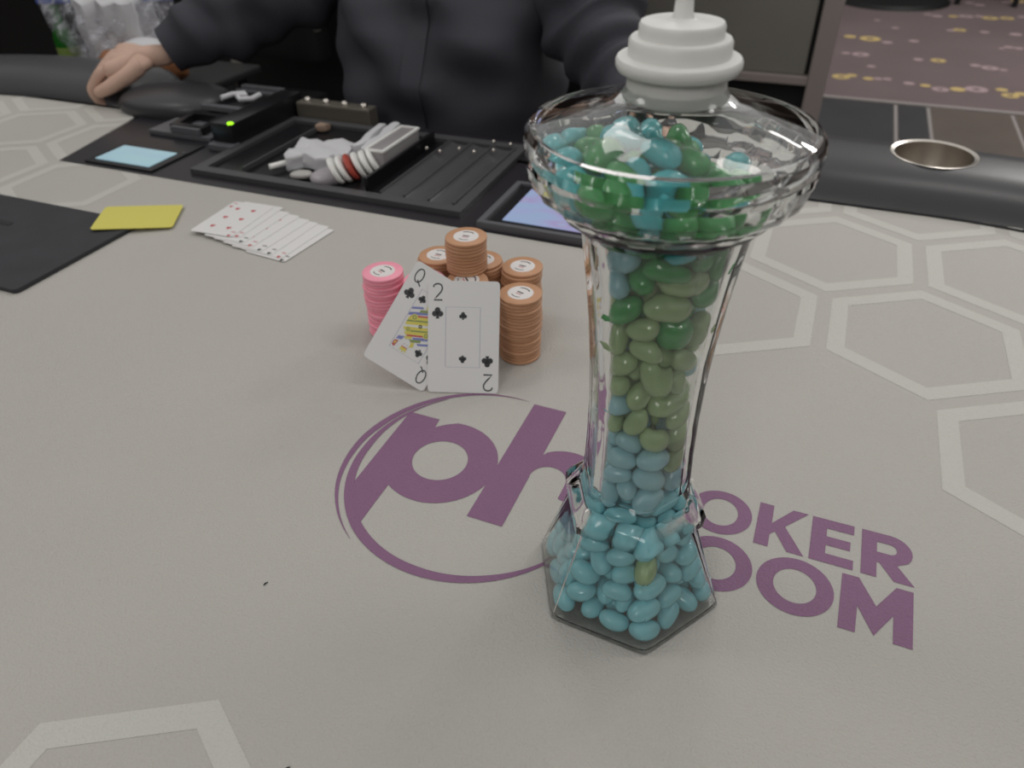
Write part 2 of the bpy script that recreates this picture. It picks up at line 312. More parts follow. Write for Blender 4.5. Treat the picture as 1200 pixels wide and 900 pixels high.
# padded rail
def rail_path(a, b):
    return [Vector((p[0], p[1])) for p in a]
RP = [(0, -.035), (-.004, -.012), (.004, .004), (.016, .021), (.036, .033), (.065, .038), (.12, .038), (.155, .034), (.18, .02), (.196, -.004), (.2, -.035), (.19, -.06), (.1, -.07), (.02, -.06)]
full = stad(TX0, TX1, TY0, TY1, 0, 40)
k = 41
path = [(-1.19, .985)]+full[k:]+full[:k]+[(-.06, .985)]
def rail_mesh(path, RP, hole=None):
    bm = bmesh.new(); P = []
    for i in range(len(path)-1):      # resample
        a, b = Vector(path[i]), Vector(path[i+1]); n = max(1, int((b-a).length/.02))
        P += [a.lerp(b, t/n) for t in range(n)]
    P.append(Vector(path[-1])); rings = []
    for i, p in enumerate(P):
        t = (P[min(i+1, len(P)-1)]-P[max(i-1, 0)]).normalized(); nrm = Vector((t.y, -t.x))   # outward for a counter-clockwise path
        e = min(i, len(P)-1-i); sc_ = [.35, .75, .93, 1][min(e, 3)]
        rings.append([bm.verts.new((p.x+nrm.x*(.1+(u-.1)*(sc_*.5+.5)), p.y+nrm.y*(.1+(u-.1)*(sc_*.5+.5)), -.02+(z+.02)*sc_)) for u, z in RP])
    m_ = len(RP)
    for a, b in zip(rings[:-1], rings[1:]):
        for q in range(m_): bm.faces.new((a[q], b[q], b[(q+1) % m_], a[(q+1) % m_]))
    bm.faces.new(rings[0][::-1]); bm.faces.new(rings[-1]); bmesh.ops.recalc_face_normals(bm, faces=bm.faces)
    return bm
rail = tpart('padded_rail', rail_mesh(path, RP), RAIL, 50, 'padded black vinyl rail')
# cup holder sunk in the rail: cut the opening with a boolean, then a steel liner
CX, CY, CR = .150, 1.097, .0495
cut = obj('cut', lathe([(0, -.062), (CR, -.062), (CR, .06), (0, .06)], 40, cx=CX, cy=CY), None, table); cut.location = (0, 0, -FZ)
md = rail.modifiers.new('b', 'BOOLEAN'); md.operation = 'DIFFERENCE'; md.object = cut; md.solver = 'EXACT'
bpy.context.view_layer.update(); dg = bpy.context.evaluated_depsgraph_get(); nm = bpy.data.meshes.new_from_object(rail.evaluated_get(dg)); rail.modifiers.clear(); rail.data = nm; nm.name = 'padded_rail'
bpy.data.objects.remove(cut)
ch = tpart('cup_holder', lathe([(0, -.055), (CR-.006, -.055), (CR-.002, -.05), (CR-.001, .0375), (CR+.004, .0392), (CR+.005, .0385), (CR, .036), (CR, -.058), (0, -.058)], 48, cx=CX, cy=CY), METAL, 40, 'round steel cup holder')
tpart('rail_piping', join([stroke([(p[0], p[1]) for p in stad(TX0, TX1, TY0, TY1, -.006, 40)[:42]]+[(-.06, .979)], .006, .0012), stroke([(-1.19, .979)]+[(p[0], p[1]) for p in stad(TX0, TX1, TY0, TY1, -.006, 40)[41:]], .006, .0012)]), PANELD)
# rounded pads at the two ends of the rail beside the dealer
def pad(cx, cy, rx, ry, rot, h=.03):
    bm = bmesh.new(); bmesh.ops.create_uvsphere(bm, u_segments=36, v_segments=18, radius=1)
    for v in bm.verts:
        x, y, z = v.co; q = (abs(x)**2.4+abs(y)**2.4)**(1/2.4) if (x or y) else 0; r0 = math.hypot(x, y) or 1
        x, y = x*r0/max(q, 1e-6) if q else x, y*r0/max(q, 1e-6) if q else y; z = math.copysign(abs(z)**.75, z)
        v.co = Vector((cx+(x*rx)*math.cos(rot)-(y*ry)*math.sin(rot), cy+(x*rx)*math.sin(rot)+(y*ry)*math.cos(rot), .008+z*h))
    return bm
tpart('end_pad', pad(-1.093, 1.025, .105, .072, .12), RAIL, 60, 'oval glossy black pad beside the dealer')
tpart('end_pad', pad(-.15, 1.045, .10, .07, -.12), RAIL, 60)

# ------------------------------------------------------------------ dealer's tray and devices
tray = thing('chip_tray', 'charcoal dealer tray with long grooves set in the black panel before the dealer', 'tray', (-.62, .905, -.001))
def T(name, bm, m, smooth=None, label=None, par=tray):
    for v in bm.verts: v.co -= par.location
    return obj(name, bm, m, par, smooth, label)
T('tray_frame', poly([[(-.84, .775), (-.40, .775), (-.405, 1.03), (-.845, 1.03)], [(-.822, .792), (-.416, .792), (-.421, 1.012), (-.826, 1.012)]], -.001, .008), TRAYM)
T('tray_floor', box(-.824, -.415, .791, 1.014, -.001, .0015), PANELD)
for i in range(3): # grooves
    x = -.437-i*.0365
    bm = bmesh.new(); L = []
    for j in range(9):
        a = PI*j/8; L.append([bm.verts.new((x-.0172*math.cos(a)*1, y, .0085-.0065*math.sin(a))) for y in (.794, 1.01)])
    for a, b in zip(L[:-1], L[1:]): bm.faces.new((a[0], b[0], b[1], a[1]))
    T('groove', bm, TRAYM, 180)
for i in range(4): T('groove_rib', box(-.4203-i*.0365, -.4172-i*.0365, .794, 1.010, .0015, .0095, .0010), TRAYM)
T('divider', box(-.556, -.551, .80, 1.0, .0015, .022, .001), PANELD)
T('divider', box(-.62, -.617, .80, 1.0, .0015, .010, .001), TRAYM); T('divider', box(-.765, -.762, .80, 1.0, .0015, .010, .001), TRAYM)
for x, y in ((-.545, .96), (-.52, .955), (-.497, .975), (-.47, .97), (-.445, .985), (-.431, 1.018), (-.46, 1.02)):
    T('stud', lathe([(.0028, .008), (.0028, .0105), (.0014, .0122), (0, .0125)], 10, cx=x, cy=y), METAL, 60)
strip = thing('metal_bracket', 'dull metal bracket with a row of studs along the back of the tray', 'bracket', (-.77, 1.045, -.0005))
T('bracket_body', box(-.835, -.69, 1.034, 1.062, -.0005, .030, .003), DULLM, None, None, strip)
for i in range(4): T('stud', lathe([(.0065, .0298), (.0065, .033), (.004, .036), (0, .0365)], 14, cx=-.818+i*.037, cy=1.048), METAL, 60, None, strip)

scr = thing('display_screen', 'small tilted display with blue and violet picture right of the tray', 'screen', (-.28, .83, -.0005))
T('bezel', poly([[(-.368, .755), (-.198, .755), (-.198, .892), (-.368, .892)], [(-.360, .762), (-.206, .762), (-.206, .885), (-.360, .885)]], -.0005, .009), GREYP, None, None, scr)
T('screen_frame', box(-.361, -.205, .761, .886, -.0005, .0045), PANELD, None, None, scr)
T('screen_glass', box(-.342, -.222, .777, .878, .004, .0055), SCR2, None, 'lit blue and violet picture', scr)
s1 = thing('touch_display', 'small pale teal lit display at the left end of the black panel', 'screen', (-.965, .8, -.0005))
T('bezel', box(-1.032, -.898, .757, .872, -.0005, .0025, .001), PANELD, None, None, s1)
T('screen_glass', box(-1.02, -.913, .768, .827, .002, .0035), SCR1, None, 'lit pale teal rectangle', s1)
T('button', lathe([(.0025, .0025), (.0025, .004), (0, .0042)], 10, cx=-.903, cy=.832), GREYP, None, None, s1)
hold = thing('card_holder', 'low grey plastic holder with raised open frame beside the lit black box', 'holder', (-.96, .92, -.0005))
T('base', box(-1.03, -.9, .889, .955, -.0005, .008, .002), GREYP, None, None, hold)
T('open_frame', poly([[(-.985, .895), (-.915, .895), (-.925, .965), (-.995, .965)], [(-.974, .905), (-.926, .905), (-.936, .952), (-.983, .952)]], .008, .012), PANELD, None, None, hold)
T('front_lip', box(-.98, -.92, .889, .896, .008, .019, .001), GREYP, None, None, hold)
bb = thing('card_reader', 'black box with a round green light left of the tray', 'device', (-.86, .93, -.0005))
T('housing', box(-.880, -.838, .875, 1.06, -.0005, .040, .004), PANELD, 50, None, bb)
T('front_foot', box(-.882, -.836, .862, .885, -.0005, .010, .002), GREYP, None, None, bb)
T('indicator_light', lathe([(0, -.0012), (.0055, -.001), (.0045, .0012), (0, .0018)], 16), LEDG, 60, 'round glowing green light', bb)
bb.children[-1].location = Vector((-.843, .881, .0400))
sh = thing('card_stand', 'grey plastic stand with long flat rails behind the card holder', 'stand', (-.94, 1.0, -.0005))
T('base', box(-.975, -.9, .975, 1.085, -.0005, .026, .003), PANELD, None, None, sh)
T('front_bar', box(-.985, -.895, .970, .982, .020, .030, .002), GREYP, None, None, sh)
T('rear_bar', box(-.985, -.895, 1.078, 1.09, .022, .033, .002), GREYP, None, None, sh)
T('rear_bar', box(-.985, -.895, 1.062, 1.07, .022, .030, .002), GREYP, None, None, sh)
cl = tube([(-.962, 1.0, .034), (-.955, 1.022, .035), (-.936, 1.03, .036), (-.925, 1.02, .036), (-.935, 1.01, .037), (-.92, .998, .036), (-.905, 1.01, .035), (-.907, 1.034, .035)], .0045, 10)
tag(obj('white_clip', cl, PAPER, None, 60), 'small white curled clip lying on the grey card stand', 'clip')

# things lying in the tray
tag(obj('white_stick', tube([(-.724, .812, .011), (-.688, .872, .012)], .0042, 10), WHITEP, None, 60), 'thin white stick at the left of the tray', 'stick')
def crumple(x0, x1, y0, y1, z0, z1, seed, amp=.006, rot=0, n=3):
    bm = box(x0, x1, y0, y1, z0, z1, .003); bmesh.ops.subdivide_edges(bm, edges=bm.edges, cuts=n, use_grid_fill=True); rnd = random.Random(seed)
    c = Vector(((x0+x1)/2, (y0+y1)/2, z0)); ph = [rnd.uniform(0, 6) for _ in range(6)]
    for v in bm.verts:
        d = Vector((math.sin(v.co.y*160+ph[0])+.5*math.sin(v.co.z*300+v.co.y*330+ph[3]), math.sin(v.co.x*150+ph[1])+.5*math.sin(v.co.x*310+ph[4]), .7*math.sin(v.co.x*120+v.co.y*140+ph[2])+.5*math.sin(v.co.x*290-v.co.y*260+ph[5])))*amp; d.z = abs(d.z) if v.co.z < z0+.002 else d.z
        v.co += d*.5; p = v.co-c; v.co = c+Vector((p.x*math.cos(rot)-p.y*math.sin(rot), p.x*math.sin(rot)+p.y*math.cos(rot), p.z))
    return bm
tag(obj('white_wrapper', crumple(-.715, -.628, .835, .905, .004, .026, 1, .007, .25, 7), PAPER, None, 50), 'crumpled white paper wrapper in the middle of the tray', 'wrapper')
tag(obj('plastic_pouch', pad(-.622, .822, .033, .02, .9, .011), mat('pouch', (170, 164, 170), .3), None, 80), 'round translucent grey pouch at the front of the tray', 'pouch')
tag(obj('round_token', pad(-.668, .81, .016, .011, .4, .005), mat('token', (176, 174, 170), .35), None, 80), 'small pale round token at the front of the tray', 'token')
rt = thing('chip_roll', 'toppled row of white discs with one red edged disc', 'chips', (-.585, .835, .0015))
for i in range(6):
    bm = lathe([(0, -.0028), (.0185, -.0028), (.0198, -.0018), (.0198, .0018), (.0185, .0028), (0, .0028)], 24)
    o = obj('disc', bm, WHITEP if i != 2 else mat('red_edge', (176, 74, 60), .4), rt, 40); o.location = (-.024+i*.0065, -.022+i*.0098, .0185); o.rotation_euler = (0, 1.1, .55)
tag(obj('folded_slip', crumple(-.634, -.622, .885, .985, .004, .03, 4, .003, .16), PAPER, None, 50), 'tall folded white slip at the back of the tray', 'paper')
tag(obj('paper_sleeve', crumple(-.610, -.596, .872, .985, .004, .034, 5, .003, .10), PAPER, None, 50), 'white paper sleeve standing beside the translucent card box', 'paper')
bx = thing('card_box', 'small translucent grey card box standing against the tray divider', 'box', (-.573, .91, .0015))
T('box_body', box(-.590, -.560, .862, .968, .0015, .036, .004), mat('boxbody', (150, 146, 148), .3), 50, None, bx)
T('lid_edge', poly([[(-.591, .861), (-.559, .861), (-.559, .969), (-.591, .969)], [(-.587, .865), (-.563, .865), (-.563, .965), (-.587, .965)]], .034, .003), WHITEP, None, None, bx)
tag(obj('paper_scrap', crumple(-.765, -.745, .985, 1.0, .003, .014, 6, .002, .1), mat('scrap', (150, 128, 112), .6), None, 50), 'small tan scrap at the back left of the tray', 'scrap')

# ------------------------------------------------------------------ slate, cut card, fanned cards
def rrect(w_, h_, r, n=6):
    P = []
    for sx, sy, a in ((1, -1, -PI/2), (1, 1, 0), (-1, 1, PI/2), (-1, -1, PI)):
        P += circ(sx*(w_/2-r), sy*(h_/2-r), r, r, n, a, a+PI/2, True)
    return P
sl = thing('black_mat', 'thin black chalky slate mat at the left edge of the table', 'mat', (-.965, .521, .0003))
obj('mat_body', poly([rrect(.382, .184, .006)], 0, .005), SLATE, sl)
obj('slot', poly([rrect(.03, .009, .004)], .0051, .0004), INK, sl).location = (.022, .028, 0)
yc = obj('cut_card', poly([rrect(.098, .069, .005)], 0, .0009), YEL); tag(yc, 'plain yellow plastic cut card overlapping the black mat', 'card')
yc.location = (-.787, .6215, .0056); yc.rotation_euler = (0.0, .055, .535)
def club(cx, cy, s, z, up=1, bm=None):
    bm = bm or bmesh.new(); r = s*.255
    for dx, dy in ((0, .24), (-.25, -.08), (.25, -.08)): poly([circ(cx+dx*s, cy+dy*s*up, r, r, 16)], z, 0, bm)
    poly([[(cx-.16*s, cy-.5*s*up), (cx-.03*s, cy-.05*s*up), (cx+.03*s, cy-.05*s*up), (cx+.16*s, cy-.5*s*up)][::up]], z, 0, bm)
    poly([circ(cx, cy, r*.5, r*.5, 8)], z, 0, bm)
    for f in bm.faces:
        if f.normal.z < 0: f.normal_flip()
    return bm
def heart(cx, cy, s, z, bm=None):
    return poly([[(cx, cy-.5*s), (cx+.42*s, cy+.02*s), (cx+.36*s, cy+.36*s), (cx+.14*s, cy+.4*s), (cx, cy+.2*s), (cx-.14*s, cy+.4*s), (cx-.36*s, cy+.36*s), (cx-.42*s, cy+.02*s)]], z, 0, bm)
def card(name, w_, h_, th=.0004): return obj(name, poly([rrect(w_, h_, .0035)], 0, th), CARDW)
fan = [(-.668, .662, .06), (-.657, .666, .03), (-.642, .658, -.01), (-.625, .655, -.03), (-.607, .651, -.05), (-.592, .648, -.03), (-.575, .646, -.06), (-.566, .642, -.09)]
where = ['topmost and leftmost white card of the fanned spread, near the tray', 'second card from the left in the fanned white spread', 'third card from the left in the fanned white spread', 'fourth card from the left in the fanned white spread',
         'fifth card from the left in the fanned white spread', 'third card from the right in the fanned white spread', 'second card from the right in the fanned white spread', 'rightmost card, at the bottom of the fanned white spread']
for i, (x, y, a) in enumerate(fan):
    t = card('playing_card', .062, .092); tag(t, where[i], 'card', 'fanned playing cards'); z = .0006*(8-i)
    t.location = (x, y, .0003+z); t.rotation_euler = (0, 0, a)
    b = bmesh.new()
    for px, py in ((.025, -.037), (-.025, .037)): heart(px, py-.007, .006, .0005, b)
    if i in (0, 3): 
        for px in (-.012, .012):
            for py in (-.026, 0, .026): heart(px, py, .008, .0005, b)
    obj('suit_mark', b, REDI if i in (0, 1, 3, 6) else INK, t)['kind'] = 'stuff'
    b = stroke([(.022, -.034), (.028, -.034)], .0018, .0005); stroke([(-.028, .040), (-.022, .040)], .0018, .0005, False, b); obj('index_mark', b, REDI if i in (0, 1, 3, 6) else INK, t)['kind'] = 'stuff'
    if i == 7: obj('picture_frame', stroke([(-.019, -.034), (.019, -.034), (.019, .034), (-.019, .034)], .0012, .0005, True), FRAMEI, t)

# ------------------------------------------------------------------ two cards leaning on the chips
yaw, tilt = .318, 1.03
ex = Vector((math.cos(yaw), math.sin(yaw), 0)); nh = Vector((-math.sin(yaw), math.cos(yaw), 0)); upv = math.cos(tilt)*nh+math.sin(tilt)*Vector((0, 0, 1)); nz = ex.cross(upv)
base = Vector((-.2405, .4478, .0004))
def lean(t, a, b, rot, off):
    X = math.cos(rot)*ex+math.sin(rot)*upv; Y = -math.sin(rot)*ex+math.cos(rot)*upv; mm = Matrix((X, Y, nz)).transposed().to_4x4(); mm.translation = base+ex*a+upv*b+nz*off; t.matrix_world = mm
two_ = [(-.0046, .0045), (-.0040, .0062), (-.002, .0073), (.0008, .0075), (.0032, .0066), (.0044, .0045), (.0042, .0022), (.0025, -.0002), (-.001, -.0035), (-.0042, -.0066), (.0046, -.0066)]
CW, CH = .063, .098
c2 = card('playing_card', CW, CH); tag(c2, 'two of clubs leaning on the brown chip stacks', 'card'); lean(c2, 0, CH/2, 0, .0010)
ZC = .00047
def idx2(cx, cy, s_): return [(cx+s_*x*.86, cy+s_*y) for x, y in two_]
obj('index', stroke(idx2(-.0228, .0878-CH/2, 1), .0013, ZC), INK, c2, label='numeral 2'); obj('index', stroke(idx2(.0222, .0098-CH/2, -1), .0013, ZC), INK, c2)
obj('club_pip', club(-.0230, .0700-CH/2, .0100, ZC), INK, c2); obj('club_pip', club(.0214, .0280-CH/2, .0100, ZC, -1), INK, c2)
obj('club_pip', club(-.0005, .0678-CH/2, .0068, ZC), INK, c2); obj('club_pip', club(-.0005, .0296-CH/2, .0068, ZC, -1), INK, c2)
obj('frame_line', stroke([(-.0157, .0226-CH/2), (.0147, .0226-CH/2), (.0147, .0752-CH/2), (-.0157, .0752-CH/2)], .0004, ZC, True), FRAMEI, c2)
q = card('playing_card', CW, CH); tag(q, 'queen of clubs tilted left behind the two of clubs', 'card'); lean(q, -.0385, .0574, -.527, -.0002)
def qidx(cx, cy, s_): return stroke([(cx+s_*x, cy+s_*y) for x, y in circ(0, .0005, .0036, .0062, 20)], .0011, ZC, True), stroke([(cx+s_*.0002, cy-s_*.0035), (cx+s_*.003, cy-s_*.0062), (cx+s_*.0048, cy-s_*.0076)], .0011, ZC)
for s_, cx, cy in ((1, -.0230, .0375), (-1, .0230, -.0375)):
    a, b = qidx(cx, cy, s_); obj('index', join([a, b]), INK, q, label='letter Q'); obj('club_pip', club(cx, cy-s_*.0170, .0100, ZC, s_), INK, q)
    obj('club_pip', club(-s_*.0105, s_*.0215, .0072, ZC, s_), INK, q)
obj('frame_line', stroke([(-.0152, -.029), (.0152, -.029), (.0152, .029), (-.0152, .029)], .0004, ZC, True), FRAMEI, q)
cols = {'b': BLUEI, 'r': REDI, 'y': YELI, 'g': GRNI, 'k': INK, 'w': CARDW}
def halfart():
    A = []; ca, sa = math.cos(.45), math.sin(.45)
    for n_, (c_, d0, d1, x0, x1) in enumerate((('y', .0004, .0022, -.014, .015), ('g', .0022, .0032, -.013, .013), ('y', .0032, .0050, -.012, .014), ('r', .0050, .0060, -.010, .012), ('b', .0066, .0084, -.0135, .006), ('y', .0060, .0075, .006, .0135), ('g', .0078, .0094, -.002, .012), ('b', .0100, .0112, -.010, .002), ('y', .0096, .0125, .004, .012))):
        q_ = [(x0, d0*1.5), (x1, d0*1.5), (x1-.001, d1*1.5), (x0+.001, d1*1.5)]
        A.append((c_, [(max(-.0147, min(.0147, x*ca-y*sa)), x*sa+y*ca+.0005) for x, y in q_]))
    for cx_, cy_, rr in ((-.0085, .0045, .0030), (.0082, .0075, .0026)):
        A.append(('y', circ(cx_, cy_, rr, rr, 16))); A.append(('g', circ(cx_, cy_, rr*.66, rr*.66, 14))); A.append(('y', circ(cx_, cy_, rr*.33, rr*.33, 10)))
    A += [('w', circ(.003, .0195, .0034, .0042, 18)), ('k', circ(.0018, .0205, .0004, .0004, 8)), ('k', circ(.0044, .0205, .0004, .0004, 8)), ('y', [(.0005, .0235), (.0000, .0280), (.0020, .0258), (.0032, .0284), (.0045, .0258), (.0066, .0278), (.0058, .0235)]), ('r', [(.0002, .0229), (.0060, .0229), (.0060, .0237), (.0002, .0237)]),
          ('b', [(.0075, .0145), (.0128, .0165), (.0136, .0200), (.0088, .0185)]), ('r', [(.0105, .0205), (.0142, .0215), (.0142, .0262), (.0118, .0272)]), ('y', [(.0112, .0218), (.0136, .0224), (.0128, .0255)]), ('k', circ(0, 0, .0016, .0016, 12)), ('w', circ(0, 0, .0009, .0009, 10))]
    return A
art = halfart()
for k_, m_ in cols.items():
    b = bmesh.new()
    for i, (c_, P) in enumerate(art):
        if c_ != k_: continue
        for sg in (1, -1): poly([[(sg*x, sg*y) for x, y in P]], ZC+.00002+.000008*i, 0, b)
    for f in b.faces:
        if f.normal.z < 0: f.normal_flip()
    obj('court_picture', b, m_, q, label='coloured court figure print')['kind'] = 'stuff'

# ------------------------------------------------------------------ chips
CHR, CHT = .0194, .0033
def chip_bm(): return lathe([(0, .0001), (CHR-.0008, .0001), (CHR, .0007), (CHR, CHT-.0007), (CHR-.0008, CHT-.0001), (0, CHT-.0001)], 36)
def chip_me(m_):
    o = obj('poker_chip', chip_bm(), m_, None, 40); me = o.data; bpy.data.objects.remove(o); return me
ME = {'brown': chip_me(CHB), 'pink': chip_me(CHP)}
lab = obj('x', lathe([(.0118, 0), (.0116, .00018), (0, .00018)], 30), CHLAB); LABME = lab.data; bpy.data.objects.remove(lab)
bm = bmesh.new(); stroke([(-.0032, 0), (.0034, 0)], .0016, .00024, False, bm)
stroke([(.0082*math.cos(a), .0082*math.sin(a)) for a in np.radians(np.linspace(50, 130, 9))], .0012, .00024, False, bm); stroke([(.0082*math.cos(a), .0082*math.sin(a)) for a in np.radians(np.linspace(235, 305, 8))], .0009, .00024, False, bm)
for f in bm.faces:
    if f.normal.z < 0: f.normal_flip()
TXT = obj('x', bm, INK); TXTME = TXT.data; bpy.data.objects.remove(TXT)
bm = bmesh.new(); stroke([(-.0028, -.0028), (.0028, -.0028)], .0010, .00024, False, bm)
for f in bm.faces:
    if f.normal.z < 0: f.normal_flip()
RT = obj('x', bm, REDI); RTME = RT.data; bpy.data.objects.remove(RT)
ORD = 'zeroth second third fourth fifth sixth seventh eighth ninth tenth eleventh twelfth thirteenth fourteenth fifteenth sixteenth seventeenth eighteenth nineteenth twentieth'.split()
def stack(col, x, y, n, z0, tname, gname, jit=.0011, leanx=0, leany=0):
    for i in range(n):
        o = bpy.data.objects.new('poker_chip', ME[col]); C.objects.link(o)
        o.location = (x+random.uniform(-jit, jit)+leanx*i, y+random.uniform(-jit, jit)+leany*i, z0+i*CHT); o.rotation_euler = (0, 0, random.uniform(-.5, .5)+2.75)
        tag(o, tname if i == n-1 else ORD[n-1-i]+' chip from the top of '+gname, 'chip', 'chips in '+gname)
        if i >= n-1:
            for nm_, me_ in (('label_disc', LABME), ('label_print', TXTME), ('label_print', RTME)):
                c_ = bpy.data.objects.new(nm_, me_); C.objects.link(c_); c_.parent = o; c_.location = (0, 0, CHT-.0001); c_.rotation_euler = (0, 0, PI)
z0 = .0003
stack('brown', -.2151, .5225, 20, z0, 'top brown chip of the front right stack beside the two of clubs', 'the front right brown stack')
stack('brown', -.2320, .5690, 20, z0, 'top brown chip of the rear right stack', 'the rear right brown stack')
stack('brown', -.2700, .5278, 20, z0, 'top brown chip half hidden just above the two of clubs', 'the brown stack behind the two of clubs')
stack('brown', -.2725, .5690, 20, z0, 'top brown chip right behind the raised middle stack', 'the rear middle brown stack')
stack('brown', -.3175, .5620, 20, z0, 'top brown chip left behind the raised middle stack', 'the rear left brown stack')
stack('brown', -.2790, .5480, 10, z0+20*CHT, 'highest brown chip, on the raised middle stack', 'the raised brown stack', .0005)
stack('pink', -.3530, .5150, 20, z0, 'top pink chip of the leftmost pink stack', 'the leftmost pink stack')
stack('pink', -.3115, .5205, 19, z0, 'top pink chip peeking out behind the queen of clubs', 'the pink stack behind the queen')

# ------------------------------------------------------------------ the tower jar
JX, JY = -.0547, .3108
jar = thing('tower_candy_jar', 'tall clear glass tower shaped jar full of blue and green candy', 'jar', (JX, JY, -.0001))
A0 = math.radians(-3.5); SEG = 96
def shape_r(phi, R, b, k):
    """hexagon of circumradius R (corner rounding k) blended to a circle by b"""
    t = ((phi-A0) % (PI/3))-PI/6; rh = R*math.cos(PI/6)/math.cos(t); cap = R*k; p = 60
    rh = (rh**-p+cap**-p)**(-1/p) if k < 1 else rh
    return (1-b)*rh+b*R
def loft(rows, ribs=None, flip=False, bm=None):
    bm = bm or bmesh.new(); rings = []
    for row in rows:
        z, R, b, k = row[:4]; rib = row[4] if len(row) > 4 else 0
        if R < 1e-5: rings.append([bm.verts.new((0, 0, z))]); continue
        rings.append([bm.verts.new(((shape_r(p_, R, b, k)+rib*math.cos(24*p_))*math.cos(p_), (shape_r(p_, R, b, k)+rib*math.cos(24*p_))*math.sin(p_), z)) for p_ in [A0+2*PI*i/SEG for i in range(SEG)]])
    for a, b_ in zip(rings[:-1], rings[1:]):
        for i in range(SEG):
            j = (i+1) % SEG
            f = (a[0], b_[j], b_[i]) if len(a) == 1 else ((a[i], a[j], b_[0]) if len(b_) == 1 else (a[i], a[j], b_[j], b_[i]))
            bm.faces.new(f[::-1] if flip else f)
    return bm
outer = [(0.0008, 0, 0, 1), (.0004, .045, 0, 1), (0, .0605, 0, .995), (.0010, .0622, 0, .992), (.003, .0622, 0, .99), (.030, .0530, 0, .99), (.052, .0455, 0, .99), (.0655, .0412, 0, .985), (.0672, .0425, 0, .985), (.0690, .0445, 0, .985), (.0765, .0452, 0, .985), (.0800, .0435, 0, .985), (.0830, .0400, 0, .98),
         (.0850, .0362, 0, .975), (.0880, .0342, 0, .975), (.100, .0330, 0, .975), (.120, .0322, 0, .975), (.145, .0320, 0, .975), (.170, .0326, 0, .975), (.195, .0342, 0, .975), (.220, .0368, 0, .975), (.240, .0395, 0, .975), (.2545, .0416, .15, .975),
         (.2580, .0420, .8, .98), (.2605, .0440, 1, 1), (.2620, .0468, 1, 1, .0003), (.2650, .0488, 1, 1, .0005), (.2690, .0500, 1, 1, .0005), (.2705, .0520, 1, 1, .0003), (.2715, .0556, 1, 1, .0003), (.2740, .0584, 1, 1, .0006), (.2790, .0604, 1, 1, .0007), (.2845, .0616, 1, 1, .0006), (.2865, .0608, 1, 1, .0002), (.2885, .0621, 1, 1, .0002), (.2930, .0628, 1, 1), (.2965, .0622, 1, 1), (.2990, .0600, 1, 1), (.3005, .0556, 1, 1, .0002), (.3030, .0467, 1, 1, .0002), (.3060, .0360, 1, 1), (.3090, .0262, 1, 1), (.3115, .0218, 1, 1), (.3145, .0198, 1, 1), (.3220, .0194, 1, 1), (.3220, .0165, 1, 1)]
inner = [(.3100, .0165, 1, 1), (.3070, .0200, 1, 1), (.3033, .0330, 1, 1), (.2990, .0480, 1, 1), (.2955, .0565, 1, 1), (.2910, .0590, 1, 1), (.2860, .0588, 1, 1), (.2780, .0570, 1, 1), (.2735, .0510, 1, 1), (.2700, .0475, 1, 1), (.2645, .0445, 1, 1), (.2610, .0365, 1, 1), (.2590, .0352, .6, .95), (.256, .0354, 0, .93), (.22, .0310, 0, .93), (.18, .0276, 0, .93), (.14, .0270, 0, .93), (.092, .0290, 0, .93), (.083, .0353, 0, .93), (.074, .0388, 0, .95), (.064, .0399, 0, .95), (.0350, .0500, 0, .975), (.0045, .0606, 0, .98), (.0028, .0592, 0, .98), (.0022, .0400, 0, .95), (.0022, 0, 0, 1)]
def leaned(bm):      # the jar leans very slightly
    for v in bm.verts: v.co.x -= .924*.0095*v.co.z; v.co.y -= .381*.0095*v.co.z
    return bm
g = obj('glass_body', leaned(loft(outer+inner)), GLASS, jar, 28, 'clear molded glass')
CAPZ = -.0032
o = obj('screw_cap', leaned(lathe([(r_, z_+CAPZ) for r_, z_ in [(.0172, .3105), (.0198, .3115), (.0204, .3125), (.0200, .3215), (.0208, .3225), (.0240, .3235), (.0250, .3252), (.0251, .3272), (.0244, .3285), (.0204, .3290), (.0203, .3345), (.0195, .3356), (.0168, .3358), (.0167, .3400), (.0160, .3412), (.0060, .3416), (.0050, .3425), (0, .3425)]], 56)), WHITEP, jar, 40, 'stepped white plastic cap')
obj('spire', leaned(lathe([(r_, z_+CAPZ) for r_, z_ in [(.0046, .3420), (.0038, .3440), (.0032, .352), (.0024, .366), (.0016, .385), (0, .388)]], 24)), WHITEP, jar, 50, 'thin white spire')
